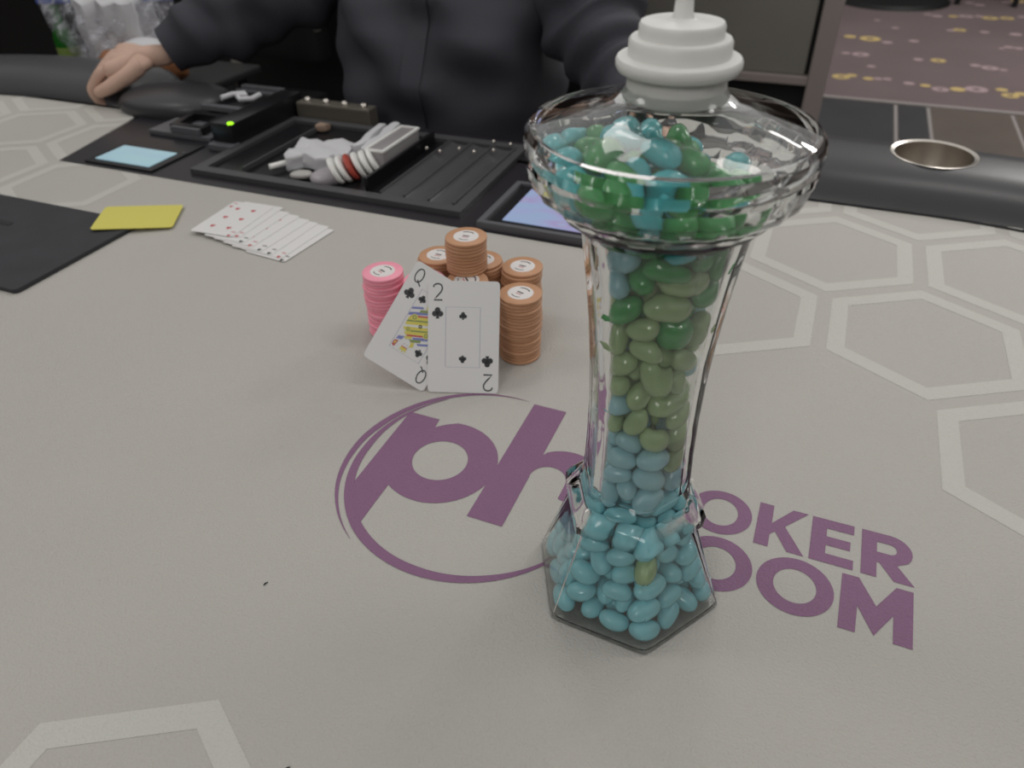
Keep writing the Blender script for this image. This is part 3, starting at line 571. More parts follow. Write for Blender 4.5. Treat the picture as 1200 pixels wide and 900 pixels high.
BD = """-731,2642,2809,90,-29,-31,95,3;-641,2726,2843,-86,17,47,93,3;-760,2847,2885,-22,-95,-18,107,3;-935,2825,2835,-85,-8,-51,96,4;-516,2665,2759,-35,-46,80,94,4;-544,2927,2893,-82,53,18,101,4;-833,2747,2779,44,26,-85,96,4;-475,2804,2804,-66,-64,38,100,4;-739,3046,2896,-93,-26,22,103,4;-387,2737,2716,-2,78,-61,101,3;-642,2719,2708,93,12,-32,98,3;-611,2844,2795,37,-16,-91,99,4;-1044,3029,2820,-14,94,-28,100,4;-433,3002,2842,83,-54,-6,98,3;-290,2843,2715,83,-47,-27,98,3;-817,2962,2802,-56,-73,36,106,3;-765,3213,2878,59,-79,-4,99,4;-238,2969,2729,-82,1,56,104,3;-878,3084,2810,-89,-40,19,93,3;-724,2844,2714,-42,38,81,106,4;-951,2966,2745,4,-88,46,99,3;-862,2870,2703,53,63,-54,95,4;-664,2967,2772,1,3,-99,102,3;-500,2828,2674,8,99,-1,99,4;-531,2958,2765,-31,92,-19,94,3;-565,3120,2836,-39,-87,28,103,3;-1022,3229,2803,15,96,-17,98,4;-317,2677,96,-81,-53,22,98,0;-882,3213,2807,-60,18,77,93,3;-340,2720,223,-72,-63,-24,104,0;-403,2971,2719,-37,-89,22,94,3;-372,2796,492,3,82,55,94,2;-501,2672,98,96,12,-20,98,0;-512,2732,306,98,8,-7,97,0;-386,2847,630,25,92,26,96,0;-334,2793,353,60,78,9,107,0;-466,2876,2441,-97,-17,13,94,3;-653,3228,2804,3,53,84,95,4;-407,2879,2589,31,34,87,97,4;-496,2837,696,78,8,60,102,0;-519,2802,539,92,27,26,95,0;-549,3310,2811,-18,91,35,94,3;-737,2720,210,94,19,25,99,0;-732,2764,344,-94,-5,31,106,0;-479,2793,413,-66,-68,28,103,0;-837,2715,92,-61,78,-6,97,0;-451,2916,2226,-88,-45,7,101,2;-724,3350,2804,46,83,27,104,4;-680,2845,697,-98,-16,5,94,0;-577,2867,2580,68,-14,-71,94,3;-473,2940,1811,-35,21,90,106,2;-438,2944,929,57,57,58,95,1;-514,2923,1969,-95,27,8,94,2;-535,2913,2095,85,-17,47,94,2;-693,2829,573,-96,-19,-11,105,0;-654,2725,102,14,96,-22,103,0;-448,2952,1093,51,58,-62,104,1;-563,2878,805,94,26,14,104,0;-729,3112,2743,6,10,-98,97,3;-212,2833,98,21,93,27,97,0;-438,2962,1236,50,84,-15,96,1;-532,2941,1495,45,10,88,95,2;-460,2775,197,-27,-95,-10,94,0;-955,3153,2719,-42,-80,41,97,3;-666,2897,2452,-86,36,-34,105,1;-227,2870,226,-56,-71,-41,93,0;-648,2816,443,-43,87,18,106,0;-362,2793,111,80,34,48,99,0;-659,2934,923,-28,8,95,97,1;-639,2920,2176,79,9,58,103,3;-473,3090,2730,-30,-41,-85,96,4;-447,2972,1375,20,74,-62,100,2;-624,2940,1082,97,7,17,98,1;-598,2944,1204,97,16,-13,99,1;-216,3191,2685,85,-48,13,98,3;-838,2806,229,21,17,95,97,0;-638,2947,1845,73,-35,57,102,2;-669,2943,2005,-2,41,90,98,2;-563,2954,1329,-64,-44,61,94,1;-844,3060,2682,-3,-98,-10,105,4;-595,2797,211,29,-93,-15,104,0;-349,3132,2696,-74,38,-54,102,3;-413,2981,2065,19,-28,93,105,3;-287,2947,512,30,77,-55,100,0;-403,2971,2348,89,44,7,105,2;-838,3431,2769,53,54,-64,98,3;-524,2966,1660,-49,-72,-47,100,2;-660,2967,1693,59,-66,44,99,2;-694,2944,2308,-44,86,20,106,1;-449,3236,2729,-58,52,-61,95,4;-372,2886,261,-39,27,87,101,0;-262,2952,337,78,-40,46,102,0;-569,2944,2366,22,-83,-50,106,3;-740,2934,762,70,-33,62,97,0;-669,2983,1421,-28,84,-44,95,2;-804,2882,360,-99,-1,-9,94,0;-511,2828,98,-53,-83,10,101,0;-149,2979,103,-92,21,28,101,0;-270,3353,2709,22,92,-30,97,4;-541,2864,322,74,62,-24,102,0;-806,2909,478,-57,81,2,98,0;-551,2971,980,-10,98,0,104,1;-771,2838,102,-32,90,-27,101,0;-722,2936,2609,-50,35,78,100,3;-404,3028,1605,61,64,43,102,2;-368,3005,2474,25,-94,-18,95,3;-572,2986,2636,-94,19,-25,98,3;-319,3002,2613,-33,-63,-69,94,4;-385,3033,1882,51,64,-56,98,2;-329,2991,622,86,-44,21,95,0;-900,3309,2717,61,-42,-66,100,4;-400,2930,444,73,-15,-65,107,0;-631,2986,1558,49,84,-20,107,1;-600,3114,2705,41,90,-10,98,4;-142,3055,319,31,92,21,99,0;-513,2925,591,98,11,-5,102,0;-178,3061,436,-31,-91,-23,98,0;-330,3014,741,-26,88,-36,99,0;-781,2946,603,25,-75,59,99,0;-736,2877,219,-33,78,-52,103,0;-923,2897,99,56,-80,15,104,0;-326,3068,2251,44,88,11,96,3;-344,2920,97,-98,-4,14,96,0;-378,3030,855,-75,-40,-51,101,0;-99,3103,212,-24,96,7,97,0;-417,3042,1753,56,-55,-61,96,2;-63,3108,96,-31,93,-11,101,0;-291,3093,2418,6,28,95,97,3;-373,3078,1490,39,73,54,97,2;-559,2927,468,-27,84,45,97,2;-863,2937,248,74,47,46,105,0;-225,3094,558,-9,-93,32,107,0;-527,2976,2510,-99,1,0,103,3;-244,3106,687,17,-97,1,94,0;-359,3089,1168,-13,-82,-55,96,2;-339,3095,2030,-29,5,-95,106,2;-452,2987,700,32,-74,57,102,0;-350,3098,1023,3,-63,-76,99,1;-364,3096,1334,-2,42,90,105,2;-623,2901,104,-80,-45,37,97,0;-653,2933,353,-17,-54,-81,103,0;-321,2996,197,-77,63,2,104,0;-686,2962,517,59,-37,70,95,0;-712,3036,1005,8,10,-98,93,1;-550,3519,2723,96,-7,-22,99,4;-607,3291,2696,-58,54,59,98,3;-493,2940,194,-96,-24,0,105,0;-723,3035,2171,-1,-33,-93,105,2;-223,3083,211,45,-88,7,97,0;-680,2991,659,-59,79,8,99,0;-886,3019,391,-30,-45,-83,101,0;-292,3134,2574,-60,78,11,96,3;-651,3035,1281,-90,-34,24,104,1;-710,3051,1170,36,-80,-45,100,1;-954,3027,215,-21,-26,-93,98,0;-334,3050,397,96,25,8,98,0;-696,3030,845,88,35,-30,103,0;-783,3214,2653,4,4,99,96,3;-523,3023,2263,-23,-28,-92,98,2;-505,3386,2690,3,-29,-95,106,3;-691,3052,1908,97,-17,5,94,1;-193,3131,100,-35,86,35,93,0;-704,3041,2449,-92,-34,13,103,3;-430,3058,2587,-14,-88,42,95,3;-307,3152,796,57,-79,19,106,0;-533,3028,850,-47,-85,19,98,0;-680,3444,2693,57,-66,-48,98,3;-753,3019,360,-39,-59,69,103,0;-367,3296,2642,65,-65,-37,98,3;-427,3086,2186,-29,23,92,96,3;-557,3043,1797,-45,-52,-71,99,2;-753,3338,2670,-75,53,38,94,3;-208,3186,307,-83,-52,11,98,0;-749,3064,2578,-91,-16,-35,104,3;-368,3087,512,52,84,5,106,0;-881,3044,98,43,-86,24,97,0;-308,3087,101,54,-79,-25,100,0;-846,3095,656,-55,81,17,98,0;-881,3100,538,47,-87,0,99,0;-1023,3110,113,-16,87,45,104,0;-676,2998,217,63,-76,-8,101,0;-490,3068,1158,-35,-19,90,107,1;-551,3053,1439,94,-29,8,95,2;-583,3028,726,25,-91,30,103,0;-801,3098,780,-43,77,46,107,0;-740,3015,103,42,-86,-25,103,0;-231,3218,449,28,-73,-61,93,0;-527,3052,2092,68,59,-42,103,3;-452,3019,95,81,54,19,94,0;-779,3106,2313,36,-40,83,100,2;-350,3100,294,87,-41,-26,93,0;-499,3024,395,42,-55,-70,106,0;-507,3063,1949,83,49,20,101,2;-464,3087,972,-5,58,80,94,1;-720,3101,1501,-18,97,-5,102,2;-943,3134,395,-36,-43,-81,97,0;-726,3107,1774,-9,92,-36,101,2;-160,3263,95,92,-30,22,93,0;-836,3089,263,-43,36,82,106,0;-359,3174,2351,39,76,51,96,3;-388,3126,637,-98,-7,11,98,0;-739,3120,1342,25,-3,96,93,1;-756,3121,2054,-6,41,90,106,3;-587,3024,295,-79,40,43,94,0;-608,3071,1082,20,-44,87,97,2;-391,3172,1756,58,-74,33,97,1;-958,3165,241,-81,-54,20,106,0;-365,3194,2206,-37,38,83,93,3;-403,3159,892,-87,3,-47,102,2;-487,3085,2422,85,-4,-51,103,3;-211,3284,210,-13,-95,-25,101,0;-302,3231,575,-58,25,-76,99,0;-593,3034,127,50,9,85,100,0;-541,3056,576,85,38,-33,105,0;-792,3147,2476,50,47,72,99,1;-413,3169,1617,53,45,-71,96,2;-417,3163,1879,93,17,30,100,2;-642,3065,449,-30,18,-92,94,0;-780,3120,458,-43,84,-31,105,0;-465,3076,216,-18,53,-82,100,0;-630,3091,2018,-30,-53,78,96,2;-721,3136,1628,-29,-85,43,102,2;-626,3088,2329,79,11,59,94,2;-495,3105,1545,-34,-42,83,103,2;-709,3114,579,-98,4,10,95,0;-612,3095,1681,-39,73,55,98,2;-345,3208,373,-40,79,-44,102,0;-491,3116,1350,37,32,86,99,1;-463,3124,752,-89,17,-39,97,0;-409,3184,2467,-59,68,-41,94,3;-261,3315,369,-59,12,79,102,0;-720,3153,1052,-55,-39,72,102,1;-730,3155,900,-66,-73,11,105,2;-370,3196,218,98,7,8,101,0;-409,3205,1303,-5,-29,-94,94,2;-813,3170,137,-4,-31,-94,104,0;-938,3236,112,-21,87,42,106,0;-332,3268,104,68,-69,19,107,0;-398,3234,2079,-35,53,76,97,1;-744,3168,338,77,-39,49,94,0;-717,3176,1920,-37,-26,-88,94,2;-770,3196,692,-69,67,24,98,0;-368,3267,684,75,37,53,106,0;-613,3124,2165,4,-59,79,105,2;-246,3387,105,95,-11,25,105,0;-568,3104,2569,-70,-33,-62,105,3;-868,3249,374,-31,-52,-78,104,0;-666,3152,231,-76,63,-5,104,0;-461,3188,426,15,-88,43,100,0;-687,3170,99,33,-92,19,100,0;-428,3230,1148,-13,86,47,107,2;-810,3238,551,73,9,66,101,0;-335,3334,228,20,-60,76,101,0;-588,3128,918,-73,-61,28,104,1;-451,3211,97,46,-86,16,98,0;-483,3181,2330,32,86,38,95,2;-637,3162,788,97,14,16,103,0;-625,3155,1326,51,-16,84,99,1;-433,3240,1483,61,-76,-15,99,2;-542,3142,329,-94,-6,30,106,0;-461,3219,2590,93,-26,-22,96,3;-480,3204,561,95,-17,-23,105,0;-719,3210,2347,33,-49,80,93,3;-429,3252,1012,-67,71,15,104,2;-667,3190,2598,-5,-22,-96,96,4;-674,3189,1171,-74,15,64,94,1;-497,3186,2170,-6,5,99,96,2;-559,3170,95,43,-89,-1,94,0;-601,3153,1515,-42,-21,87,96,1;-844,3293,239,-79,44,-40,99,0;-584,3173,464,-52,64,-55,100,0;-596,3160,1873,65,49,57,103,2;-707,3218,2191,35,87,-31,103,2;-418,3305,490,62,-27,-72,101,0;-338,3394,502,64,-75,12,94,0;-287,3464,226,-64,75,0,100,0;-532,3172,1750,54,-75,-36,99,2;-404,3313,2364,-35,47,80,93,3;-554,3226,212,-52,84,4,100,0;-529,3190,2016,-93,34,-5,97,2;-433,3288,875,84,-8,-52,105,0;-782,3315,104,-82,-51,22,106,0;-733,3275,446,45,-83,-31,100,0;-612,3211,668,18,-89,-40,104,0;-541,3186,1059,-3,24,-96,105,1;-414,3321,2519,-76,47,43,103,3;-480,3295,303,40,-90,-12,98,0;-350,3424,373,-69,-65,30,106,0;-473,3320,183,-81,57,1,96,0;-734,3264,803,-62,-77,8,94,0;-579,3202,2472,83,36,40,103,3;-640,3257,324,-98,3,-10,103,0;-449,3281,1968,60,-25,-75,103,2;-537,3198,1235,47,81,33,105,1;-488,3272,751,-65,-74,-10,98,0;-531,3206,1605,58,46,-65,94,1;-600,3210,2296,2,16,-98,99,2;-392,3382,612,-93,31,-12,96,0;-305,3522,102,94,-27,15,106,0;-698,3311,208,-39,61,68,101,0;-464,3274,1673,-71,-7,68,94,2;-642,3264,544,51,83,-15,104,0;-438,3403,97,-88,-38,-24,95,0;-711,3273,2491,39,1,-91,99,1;-871,3409,90,60,79,0,100,0;-465,3300,2238,-83,-14,52,104,3;-779,3358,345,98,-8,15,101,0;-480,3276,1829,92,11,-34,95,2;-507,3250,1380,35,68,-63,95,1;-601,3349,102,-71,66,22,104,0;-546,3322,422,94,30,-11,98,2;-425,3447,265,20,90,37,101,0;-665,3264,2054,35,91,-15,100,1;-644,3246,1426,68,71,7,105,2;-803,3415,204,65,7,-74,94,0;-611,3374,290,35,-16,-91,97,0;-650,3263,1814,69,71,-4,94,2;-636,3259,1685,76,54,-32,102,2;-543,3344,633,75,-65,-2,106,0;-613,3285,873,80,-30,-51,103,0;-707,3351,693,-36,-92,-6,100,0;-537,3320,2412,-14,-44,-88,102,3;-467,3524,129,-53,9,-83,104,0;-633,3281,1036,57,31,-74,102,1;-565,3298,2140,-43,30,84,105,2;-618,3275,1550,90,27,-32,94,1;-626,3277,1287,-68,-22,-69,96,1;-710,3385,570,74,66,4,104,0;-568,3284,1144,-80,-13,57,94,1;-526,3416,513,-96,-18,15,101,0;-614,3335,2565,87,-46,-8,106,3;-614,3291,1934,97,17,7,96,2;-549,3476,232,-35,55,74,103,0;-536,3451,383,91,-19,-33,105,0;-655,3325,2318,-4,-18,-97,102,3;-692,3422,444,61,-78,-3,103,0;-582,3364,764,-92,-22,29,96,0;-674,3483,204,-6,99,-1,98,0;-750,3519,102,-45,86,21,103,0;-614,3523,98,-44,85,-26,97,0;-718,3480,319,-91,-13,-36,103,0"""
bm = bmesh.new(); bmesh.ops.create_uvsphere(bm, u_segments=14, v_segments=10, radius=1)
for v in bm.verts:
    x, y, z = v.co; x = math.copysign(abs(x)**.88, x)
    v.co = Vector((x*.0101, y*.0065+.0012*(x*x-.4), z*.0063))
base_me = bpy.data.meshes.new('candy'); bm.to_mesh(base_me); bm.free()
for p in base_me.polygons: p.use_smooth = True
bean_me = []
for mt in BEANS: c_ = base_me.copy(); c_.materials.append(mt); bean_me.append(c_)
desc = [('shiny turquoise candy in the flared base of the jar', 'turquoise candies in the flared base'), ('pale blue candy in the lower glass shaft', 'pale blue candies in the shaft'), ('green candy in the glass shaft, its colour paled for glare', 'glare-paled green candies in the shaft'),
        ('deep green candy in the upper shaft and head', 'deep green candies near the top'), ('vivid teal candy in the round jar head', 'vivid teal candies in the head')]
stuff = {}
for i, row in enumerate(BD.split(';')):
    x, y, z, dx, dy, dz, s_, col = map(int, row.split(','))
    d = Vector((dx, dy, dz)).normalized(); mm = d.to_track_quat('X', 'Z').to_matrix().to_4x4() @ Matrix.Rotation((i*2.4) % 6.28, 4, 'X') @ Matrix.Diagonal((s_/100, s_/100, s_/100, 1)); mm.translation = Vector((x/1e4-.924*.0095*z/1e4, y/1e4-.381*.0095*z/1e4, z/1e4))
    if i < 300:
        o = bpy.data.objects.new('candy', bean_me[col]); C.objects.link(o); o.matrix_world = mm; tag(o, desc[col][0], 'candy', desc[col][1])
    else: stuff.setdefault(col, []).append(mm)
bm = bmesh.new(); n0 = 0
for col, L in stuff.items():
    for mm in L:
        k0 = len(bm.verts); f0 = len(bm.faces); bm.from_mesh(base_me); bm.verts.ensure_lookup_table(); bm.faces.ensure_lookup_table()
        for v in bm.verts[k0:]: v.co = mm @ v.co
        for f in bm.faces[f0:]: f.material_index = col; f.smooth = True
o = obj('candies', bm, BEANS); tag(o, 'candies packed in the middle and back of the glass jar', 'candies', None, 'stuff')

# ------------------------------------------------------------------ background furniture
cab = thing('slot_cabinet', 'large dark grey cabinet with pale corner post behind the dealer', 'cabinet', (-.5, 3.0, FZ))
def P2(name, bm, m, par, smooth=None, label=None):
    for v in bm.verts: v.co -= par.location
    return obj(name, bm, m, par, smooth, label)
P2('cabinet_body', box(-.80, -.06, 2.92, 3.5, FZ, .5, .01), DARKC, cab)
P2('front_panel', box(-.78, -.09, 2.90, 2.925, -.335, .45, .006), GREYC, cab, None, 'dull grey front panel')
P2('ledge_strip', box(-.80, -.075, 2.885, 2.925, -.365, -.335, .004), TRIMM, cab)
P2('corner_post', box(-.075, -.01, 2.88, 2.95, FZ, .5, .006), TRIMM, cab, None, 'pale upright corner post')
cb = thing('pit_cabinet', 'wide black cabinet close behind the dealer', 'cabinet', (-1.6, 2.35, FZ))
P2('cabinet_body', box(-3.6, -.66, 2.3, 2.8, FZ, .35, .01), DARKC, cb); P2('cabinet_top', box(-3.62, -.64, 2.28, 2.82, .35, .37, .004), PANELD, cb)
P2('door', box(-2.2, -1.55, 2.285, 2.3, FZ+.05, .3, .004), DARKC, cb); P2('door', box(-1.53, -.88, 2.285, 2.3, FZ+.05, .3, .004), DARKC, cb)
nt_ = thing('notice_card', 'grey card hung on the black cabinet left of the dealer', 'notice', (-1.70, 2.28, -.02)); P2('card_sheet', box(-1.77, -1.62, 2.276, 2.284, -.085, .06), GREYP, nt_)
ds = thing('dealer_chair', 'black padded chair the dealer sits on', 'chair', (-.66, 1.45, FZ))
P2('seat', box(-.9, -.42, 1.16, 1.62, -.36, -.27, .03), DARKC, ds, 50); P2('backrest', box(-.88, -.44, 1.60, 1.68, -.22, .28, .03), DARKC, ds, 50)
P2('pole', tube([(-.66, 1.4, FZ+.04), (-.66, 1.4, -.35)], .03, 14), PANELD, ds)
for i in range(5):
    a = i*2*PI/5; P2('foot', tube([(-.66, 1.4, FZ+.06), (-.66+.28*math.cos(a), 1.4+.28*math.sin(a), FZ+.03)], [.022, .014], 8), PANELD, ds)
ac = thing('arm_chair', 'black chair with a curved grey arm loop behind the dealer hand', 'chair', (-1.75, 1.85, FZ))
P2('seat', box(-2.0, -1.5, 1.62, 2.05, -.38, -.28, .03), DARKC, ac, 50); P2('backrest', box(-2.0, -1.5, 2.02, 2.1, -.2, .3, .03), DARKC, ac, 50)
P2('arm_loop', tube([(-1.47, 1.62, -.30), (-1.46, 1.60, -.10), (-1.46, 1.64, .02), (-1.46, 1.75, .05), (-1.46, 1.9, .04), (-1.46, 1.98, -.08)], .014, 10), GREYC, ac, 60, 'curved grey arm loop')
for x, y in ((-1.97, 1.65), (-1.53, 1.65), (-1.97, 2.05), (-1.53, 2.05)): P2('leg', tube([(x, y, FZ), (x, y, -.37)], .016, 8), PANELD, ac)
# stool far behind on the carpet
st = thing('bar_stool', 'dark stool on round black base at the far top edge of the carpet', 'stool', (.3, 7.0, FZ))
P2('base', lathe([(0, FZ), (.42, FZ), (.40, FZ+.03), (.06, FZ+.06), (0, FZ+.06)], 30, cx=.3, cy=6.95), DARKC, st, 40)
P2('pole', tube([(.3, 6.95, FZ+.05), (.3, 6.95, 0)], .035, 12), DARKC, st); P2('seat', lathe([(0, 0), (.24, .0), (.26, .04), (.24, .09), (0, .1)], 30, cx=.3, cy=6.95), DARKC, st, 40)
st = thing('dining_chair', 'dark chair with thin legs far off on the carpet', 'chair', (.95, 7.1, FZ))
P2('seat', box(.72, 1.18, 6.9, 7.35, -.32, -.26, .02), DARKC, st); P2('backrest', box(.72, 1.18, 7.32, 7.37, -.2, .2, .02), DARKC, st)
for x, y in ((.76, 6.93), (1.14, 6.93), (.76, 7.32), (1.14, 7.32)): P2('leg', tube([(x, y, FZ), (x, y, -.31)], .02, 8), DARKC, st)

# bag of snacks on a side table behind the left rail
sd = thing('side_table', 'small black side table behind the left rail under the plastic bag', 'table', (-1.68, 1.42, FZ))
P2('table_top', box(-1.98, -1.36, 1.26, 1.58, -.10, -.08, .006), DARKC, sd)
for x, y in ((-1.94, 1.30), (-1.40, 1.30), (-1.94, 1.54), (-1.40, 1.54)): P2('leg', tube([(x, y, FZ), (x, y, -.09)], .014, 8), PANELD, sd)
def bag_bm():
    bm = bmesh.new(); nx, nz = 44, 26; G = {}
    for sd_ in (0, 1):
        for i in range(nx+1):
            for j in range(nz+1):
                u, t = i/nx, j/nz; x = -.16+.32*u; z = .180*t*(1-.25*math.exp(-((u-.52)/.12)**2)*t)
                bul = .055*math.sin(PI*u)**.5*(1-t)**.6*(.5+t)*1.6; crk = .007*math.sin(23*u+9*t)+.005*math.sin(41*u-21*t+2)
                e = min(u, 1-u, t*2)*8; crk *= min(1, e)
                y = (bul+crk)*(1 if sd_ else -1)
                key = (sd_ if 0 < i < nx else 0, i, j)
                if key not in G: G[key] = bm.verts.new((x*(1-.45*(1-t)**1.6*abs(u-.5)*1.2), y, z+.001))
        for i in range(nx):
            for j in range(nz):
                f = [G[(sd_ if 0 < a < nx else 0, a, b)] for a, b in ((i, j), (i+1, j), (i+1, j+1), (i, j+1))]
                try: bm.faces.new(f if not sd_ else f[::-1])
                except ValueError: pass
    return bm
bg_ = thing('plastic_bag', 'clear plastic zip bag holding snacks and a green bottle behind the left rail', 'bag', (-1.625, 1.40, -.0795), .42)
obj('bag_film', bag_bm(), BAG, bg_, 180)
bm = bmesh.new(); L = []
for i in range(31):
    u = i/30; x = -.16+.32*u; z = .180*(1-.25*math.exp(-((u-.52)/.12)**2)); L.append([bm.verts.new((x, y, z+dz)) for y, dz in ((-.004, -.018), (.004, -.018), (.004, .004), (-.004, .004))])
for a, b in zip(L[:-1], L[1:]):
    for k_ in range(4): bm.faces.new((a[k_], b[k_], b[(k_+1) % 4], a[(k_+1) % 4]))
obj('zip_band', bm, ZIPB, bg_, None, 'blue zip closure')
gb = thing('green_bottle', 'small green glass bottle inside the plastic bag', 'bottle', (-1.735, 1.345, -.0795))
obj('bottle_body', lathe([(0, .001), (.024, .001), (.026, .004), (.026, .085), (.022, .10), (.011, .125), (.0105, .150), (.0125, .152), (.0125, .158), (0, .158)], 24), GRNG, gb, 40)
obj('bottle_label', lathe([(.0264, .022), (.0264, .07)], 24), mat('gold_label', (120, 140, 70), .5), gb, 60)
tag(obj('white_napkin', crumple(-1.69, -1.54, 1.36, 1.45, -.078, .09, 9, .018, .3, 5), PAPER, None, 60), 'crumpled white napkin inside the plastic bag', 'napkin')
for i, (x, y, r) in enumerate(((-1.525, 1.36, .044), (-1.455, 1.385, .038), (-1.585, 1.335, .036))):
    bm = bmesh.new(); bmesh.ops.create_icosphere(bm, subdivisions=3, radius=r)
    for v in bm.verts: v.co *= 1+.12*math.sin(v.co.x*160+i)*math.sin(v.co.y*140+v.co.z*120)
    o = obj('snack_roll', bm, BROWNF, None, 180); o.location = (x, y, -.078+r*1.02+.0)
    tag(o, ['larger brown snack roll at the bag front, in the middle', 'brown snack roll at the right end of the bag', 'smallest brown snack roll, leftmost in the bag'][i], 'snack', 'snacks in the bag')
tag(obj('white_cup_lid', lathe([(0, 0), (.045, 0), (.047, .004), (.04, .012), (.02, .018), (0, .019)], 30, cx=-1.490, cy=1.345), PAPER, None, 50), 'round white lid beside the snacks behind the hand', 'lid').location = (0, 0, .003)

# ------------------------------------------------------------------ the dealer
PZ = 0
dl = thing('person', 'person in black long sleeved shirt seated behind the tray, right hand resting on rail', 'person', (-.66, 1.33, FZ))
J = []; Ed = []
def j(p, r, parent=None):
    J.append((tuple(p), r)); i = len(J)-1
    if parent is not None: Ed.append((parent, i))
    return i
pel = j((-.66, 1.36, -.20), (.13, .10)); ab = j((-.655, 1.30, -.05), (.135, .10), pel); ch_ = j((-.65, 1.27, .15), (.14, .10), ab); up_ = j((-.65, 1.29, .27), (.13, .085), ch_)
nk = j((-.645, 1.28, .36), .052, up_); nk2 = j((-.64, 1.26, .42), .05, nk)
hd = j((-.64, 1.245, .48), (.074, .085), nk2); hd2 = j((-.64, 1.245, .56), (.078, .09), hd); hd3 = j((-.64, 1.25, .615), (.055, .062), hd2)
rs = j((-.83, 1.29, .27), .052, up_); re_ = j((-.965, 1.215, .165), .042, rs); rm = j((-1.06, 1.14, .115), .036, re_); rw = j((-1.135, 1.073, .078), (.027, .023), rm)
ls = j((-.47, 1.28, .27), .052, up_); le = j((-.365, 1.20, .13), .042, ls); lm_ = j((-.30, 1.13, .085), .034, le); lw = j((-.245, 1.06, .063), (.026, .022), lm_)
for sx in (-.1, .1):
    hp = j((-.66+sx, 1.33, -.20), .085, pel); kn = j((-.66+sx*1.6, .98, -.22), .062, hp); an = j((-.66+sx*1.7, 1.0, -.68), .038, kn); ft = j((-.66+sx*1.8, .88, -.72), .03, an)
body_bm = skin(J, Ed, 2, 0)
def hand(wr, pdir, side, nrm, curl, thumb_side, sc_=1.0):
    """palm and five separate fingers; wr wrist point, pdir direction of the palm, nrm back-of-hand normal"""
    pd = Vector(pdir).normalized(); nv = Vector(nrm); nv = (nv-pd*nv.dot(pd)).normalized(); sd_ = pd.cross(nv)*thumb_side; W = Vector(wr); parts = []
    Jp = [(tuple(W-pd*.035), (.026*sc_, .022*sc_)), (tuple(W), (.025*sc_, .021*sc_))]; Ep = [(0, 1)]
    cen = W+pd*.042*sc_; Jp.append((tuple(cen), (.036*sc_, .018*sc_))); Ep.append((1, 2)); kn_ = W+pd*.078*sc_; Jp.append((tuple(kn_), (.039*sc_, .0145*sc_))); Ep.append((2, 3))
    # orient the palm's wide axis: built as three parallel strands instead of relying on skin roll
    q = sc_
    palm = skin([(tuple(W-pd*.05), .027), (tuple(W), .0265)]+
                [(tuple(W+pd*.045*q+sd_*o_*.75*q), .0195*q) for o_ in (.028, .0095, -.0095, -.0275)]+[(tuple(W+pd*(.080-.0035*i_)*q+sd_*o_*q), .0145*q) for i_, o_ in enumerate((.028, .0095, -.0095, -.0275))],
                [(0, 1)]+[(1, 2+i_) for i_ in range(4)]+[(2+i_, 6+i_) for i_ in range(4)], 2, 0)
    parts.append(palm)
    web = bmesh.new(); bmesh.ops.create_uvsphere(web, u_segments=20, v_segments=14, radius=1)
    for v in web.verts: v.co = W+pd*(.042+.046*v.co.x)*q+sd_*(.038*v.co.y)*q+nv*(-.002+.0175*v.co.z)*q
    parts.append(web)
    nails = []
    for k_, (off, L1, L2, L3, r0) in enumerate(((.028, .043, .026, .021, .0105), (.0095, .047, .030, .023, .0108), (-.0095, .044, .028, .022, .0104), (-.0275, .034, .021, .019, .0092))):
        p0 = W+pd*(.052-.004*k_)*sc_+sd_*off*.8; p1 = W+pd*(.083-.0035*k_)*sc_+sd_*off; a = curl[0]; d1 = (pd*math.cos(a)-nv*math.sin(a)+sd_*off*1.2).normalized(); p2 = p1+d1*L1*sc_
        a += curl[1]; d2 = pd*math.cos(a)-nv*math.sin(a); p3 = p2+d2*L2*sc_; a += curl[2]; d3 = pd*math.cos(a)-nv*math.sin(a); p4 = p3+d3*L3*sc_
        parts.append(skin([(tuple(p0), r0*1.05), (tuple(p1), r0*1.12), (tuple(p2), r0), (tuple(p3), r0*.9), (tuple(p4), r0*.74)], [(0, 1), (1, 2), (2, 3), (3, 4)], 2, 0))
    p0 = W+pd*.018+sd_*.016; p1 = W+pd*.045*sc_+sd_*.038-nv*.008; p2 = W+pd*.078*sc_+sd_*.050-nv*.020; p3 = W+pd*.103*sc_+sd_*.047-nv*.030
    parts.append(skin([(tuple(p0), .0175), (tuple(p1), .0165), (tuple(p2), .0128), (tuple(p3), .0098)], [(0, 1), (1, 2), (2, 3)], 2, 0))
    return join(parts)
hr = hand((-1.148, 1.055, .074), (-.87, -.48, -.06), 1, (.12, -.30, 1), (.75, .95, .6), -1, 1.08)
hl_ = hand((-.238, 1.05, .06), (.30, -.95, -.02), -1, (0, 0, 1), (.25, .35, .25), 1)
# ears and nose belong to the same surface group of the body mesh
def ell(c, r, n=12):
    bm = bmesh.new(); bmesh.ops.create_uvsphere(bm, u_segments=n, v_segments=n, radius=1)
    for v in bm.verts: v.co = Vector((c[0]+v.co.x*r[0], c[1]+v.co.y*r[1], c[2]+v.co.z*r[2]))
    return bm
face = [ell((-.64, 1.150, .512), (.012, .018, .022)), ell((-.722, 1.255, .52), (.008, .018, .028)), ell((-.558, 1.255, .52), (.008, .018, .028)), ell((-.64, 1.175, .455), (.03, .025, .022))]
P2('body', join([body_bm, hr, hl_]+face), SKIN, dl, 180)
P2('mouth', ell((-.64, 1.153, .478), (.022, .006, .006)), LIPM, dl, 180)
for x in (-.668, -.612):
    P2('eye', ell((x, 1.163, .535), (.012, .007, .007)), EYEM, dl, 180); P2('eyebrow', ell((x, 1.160, .553), (.016, .004, .003)), HAIR, dl, 180)
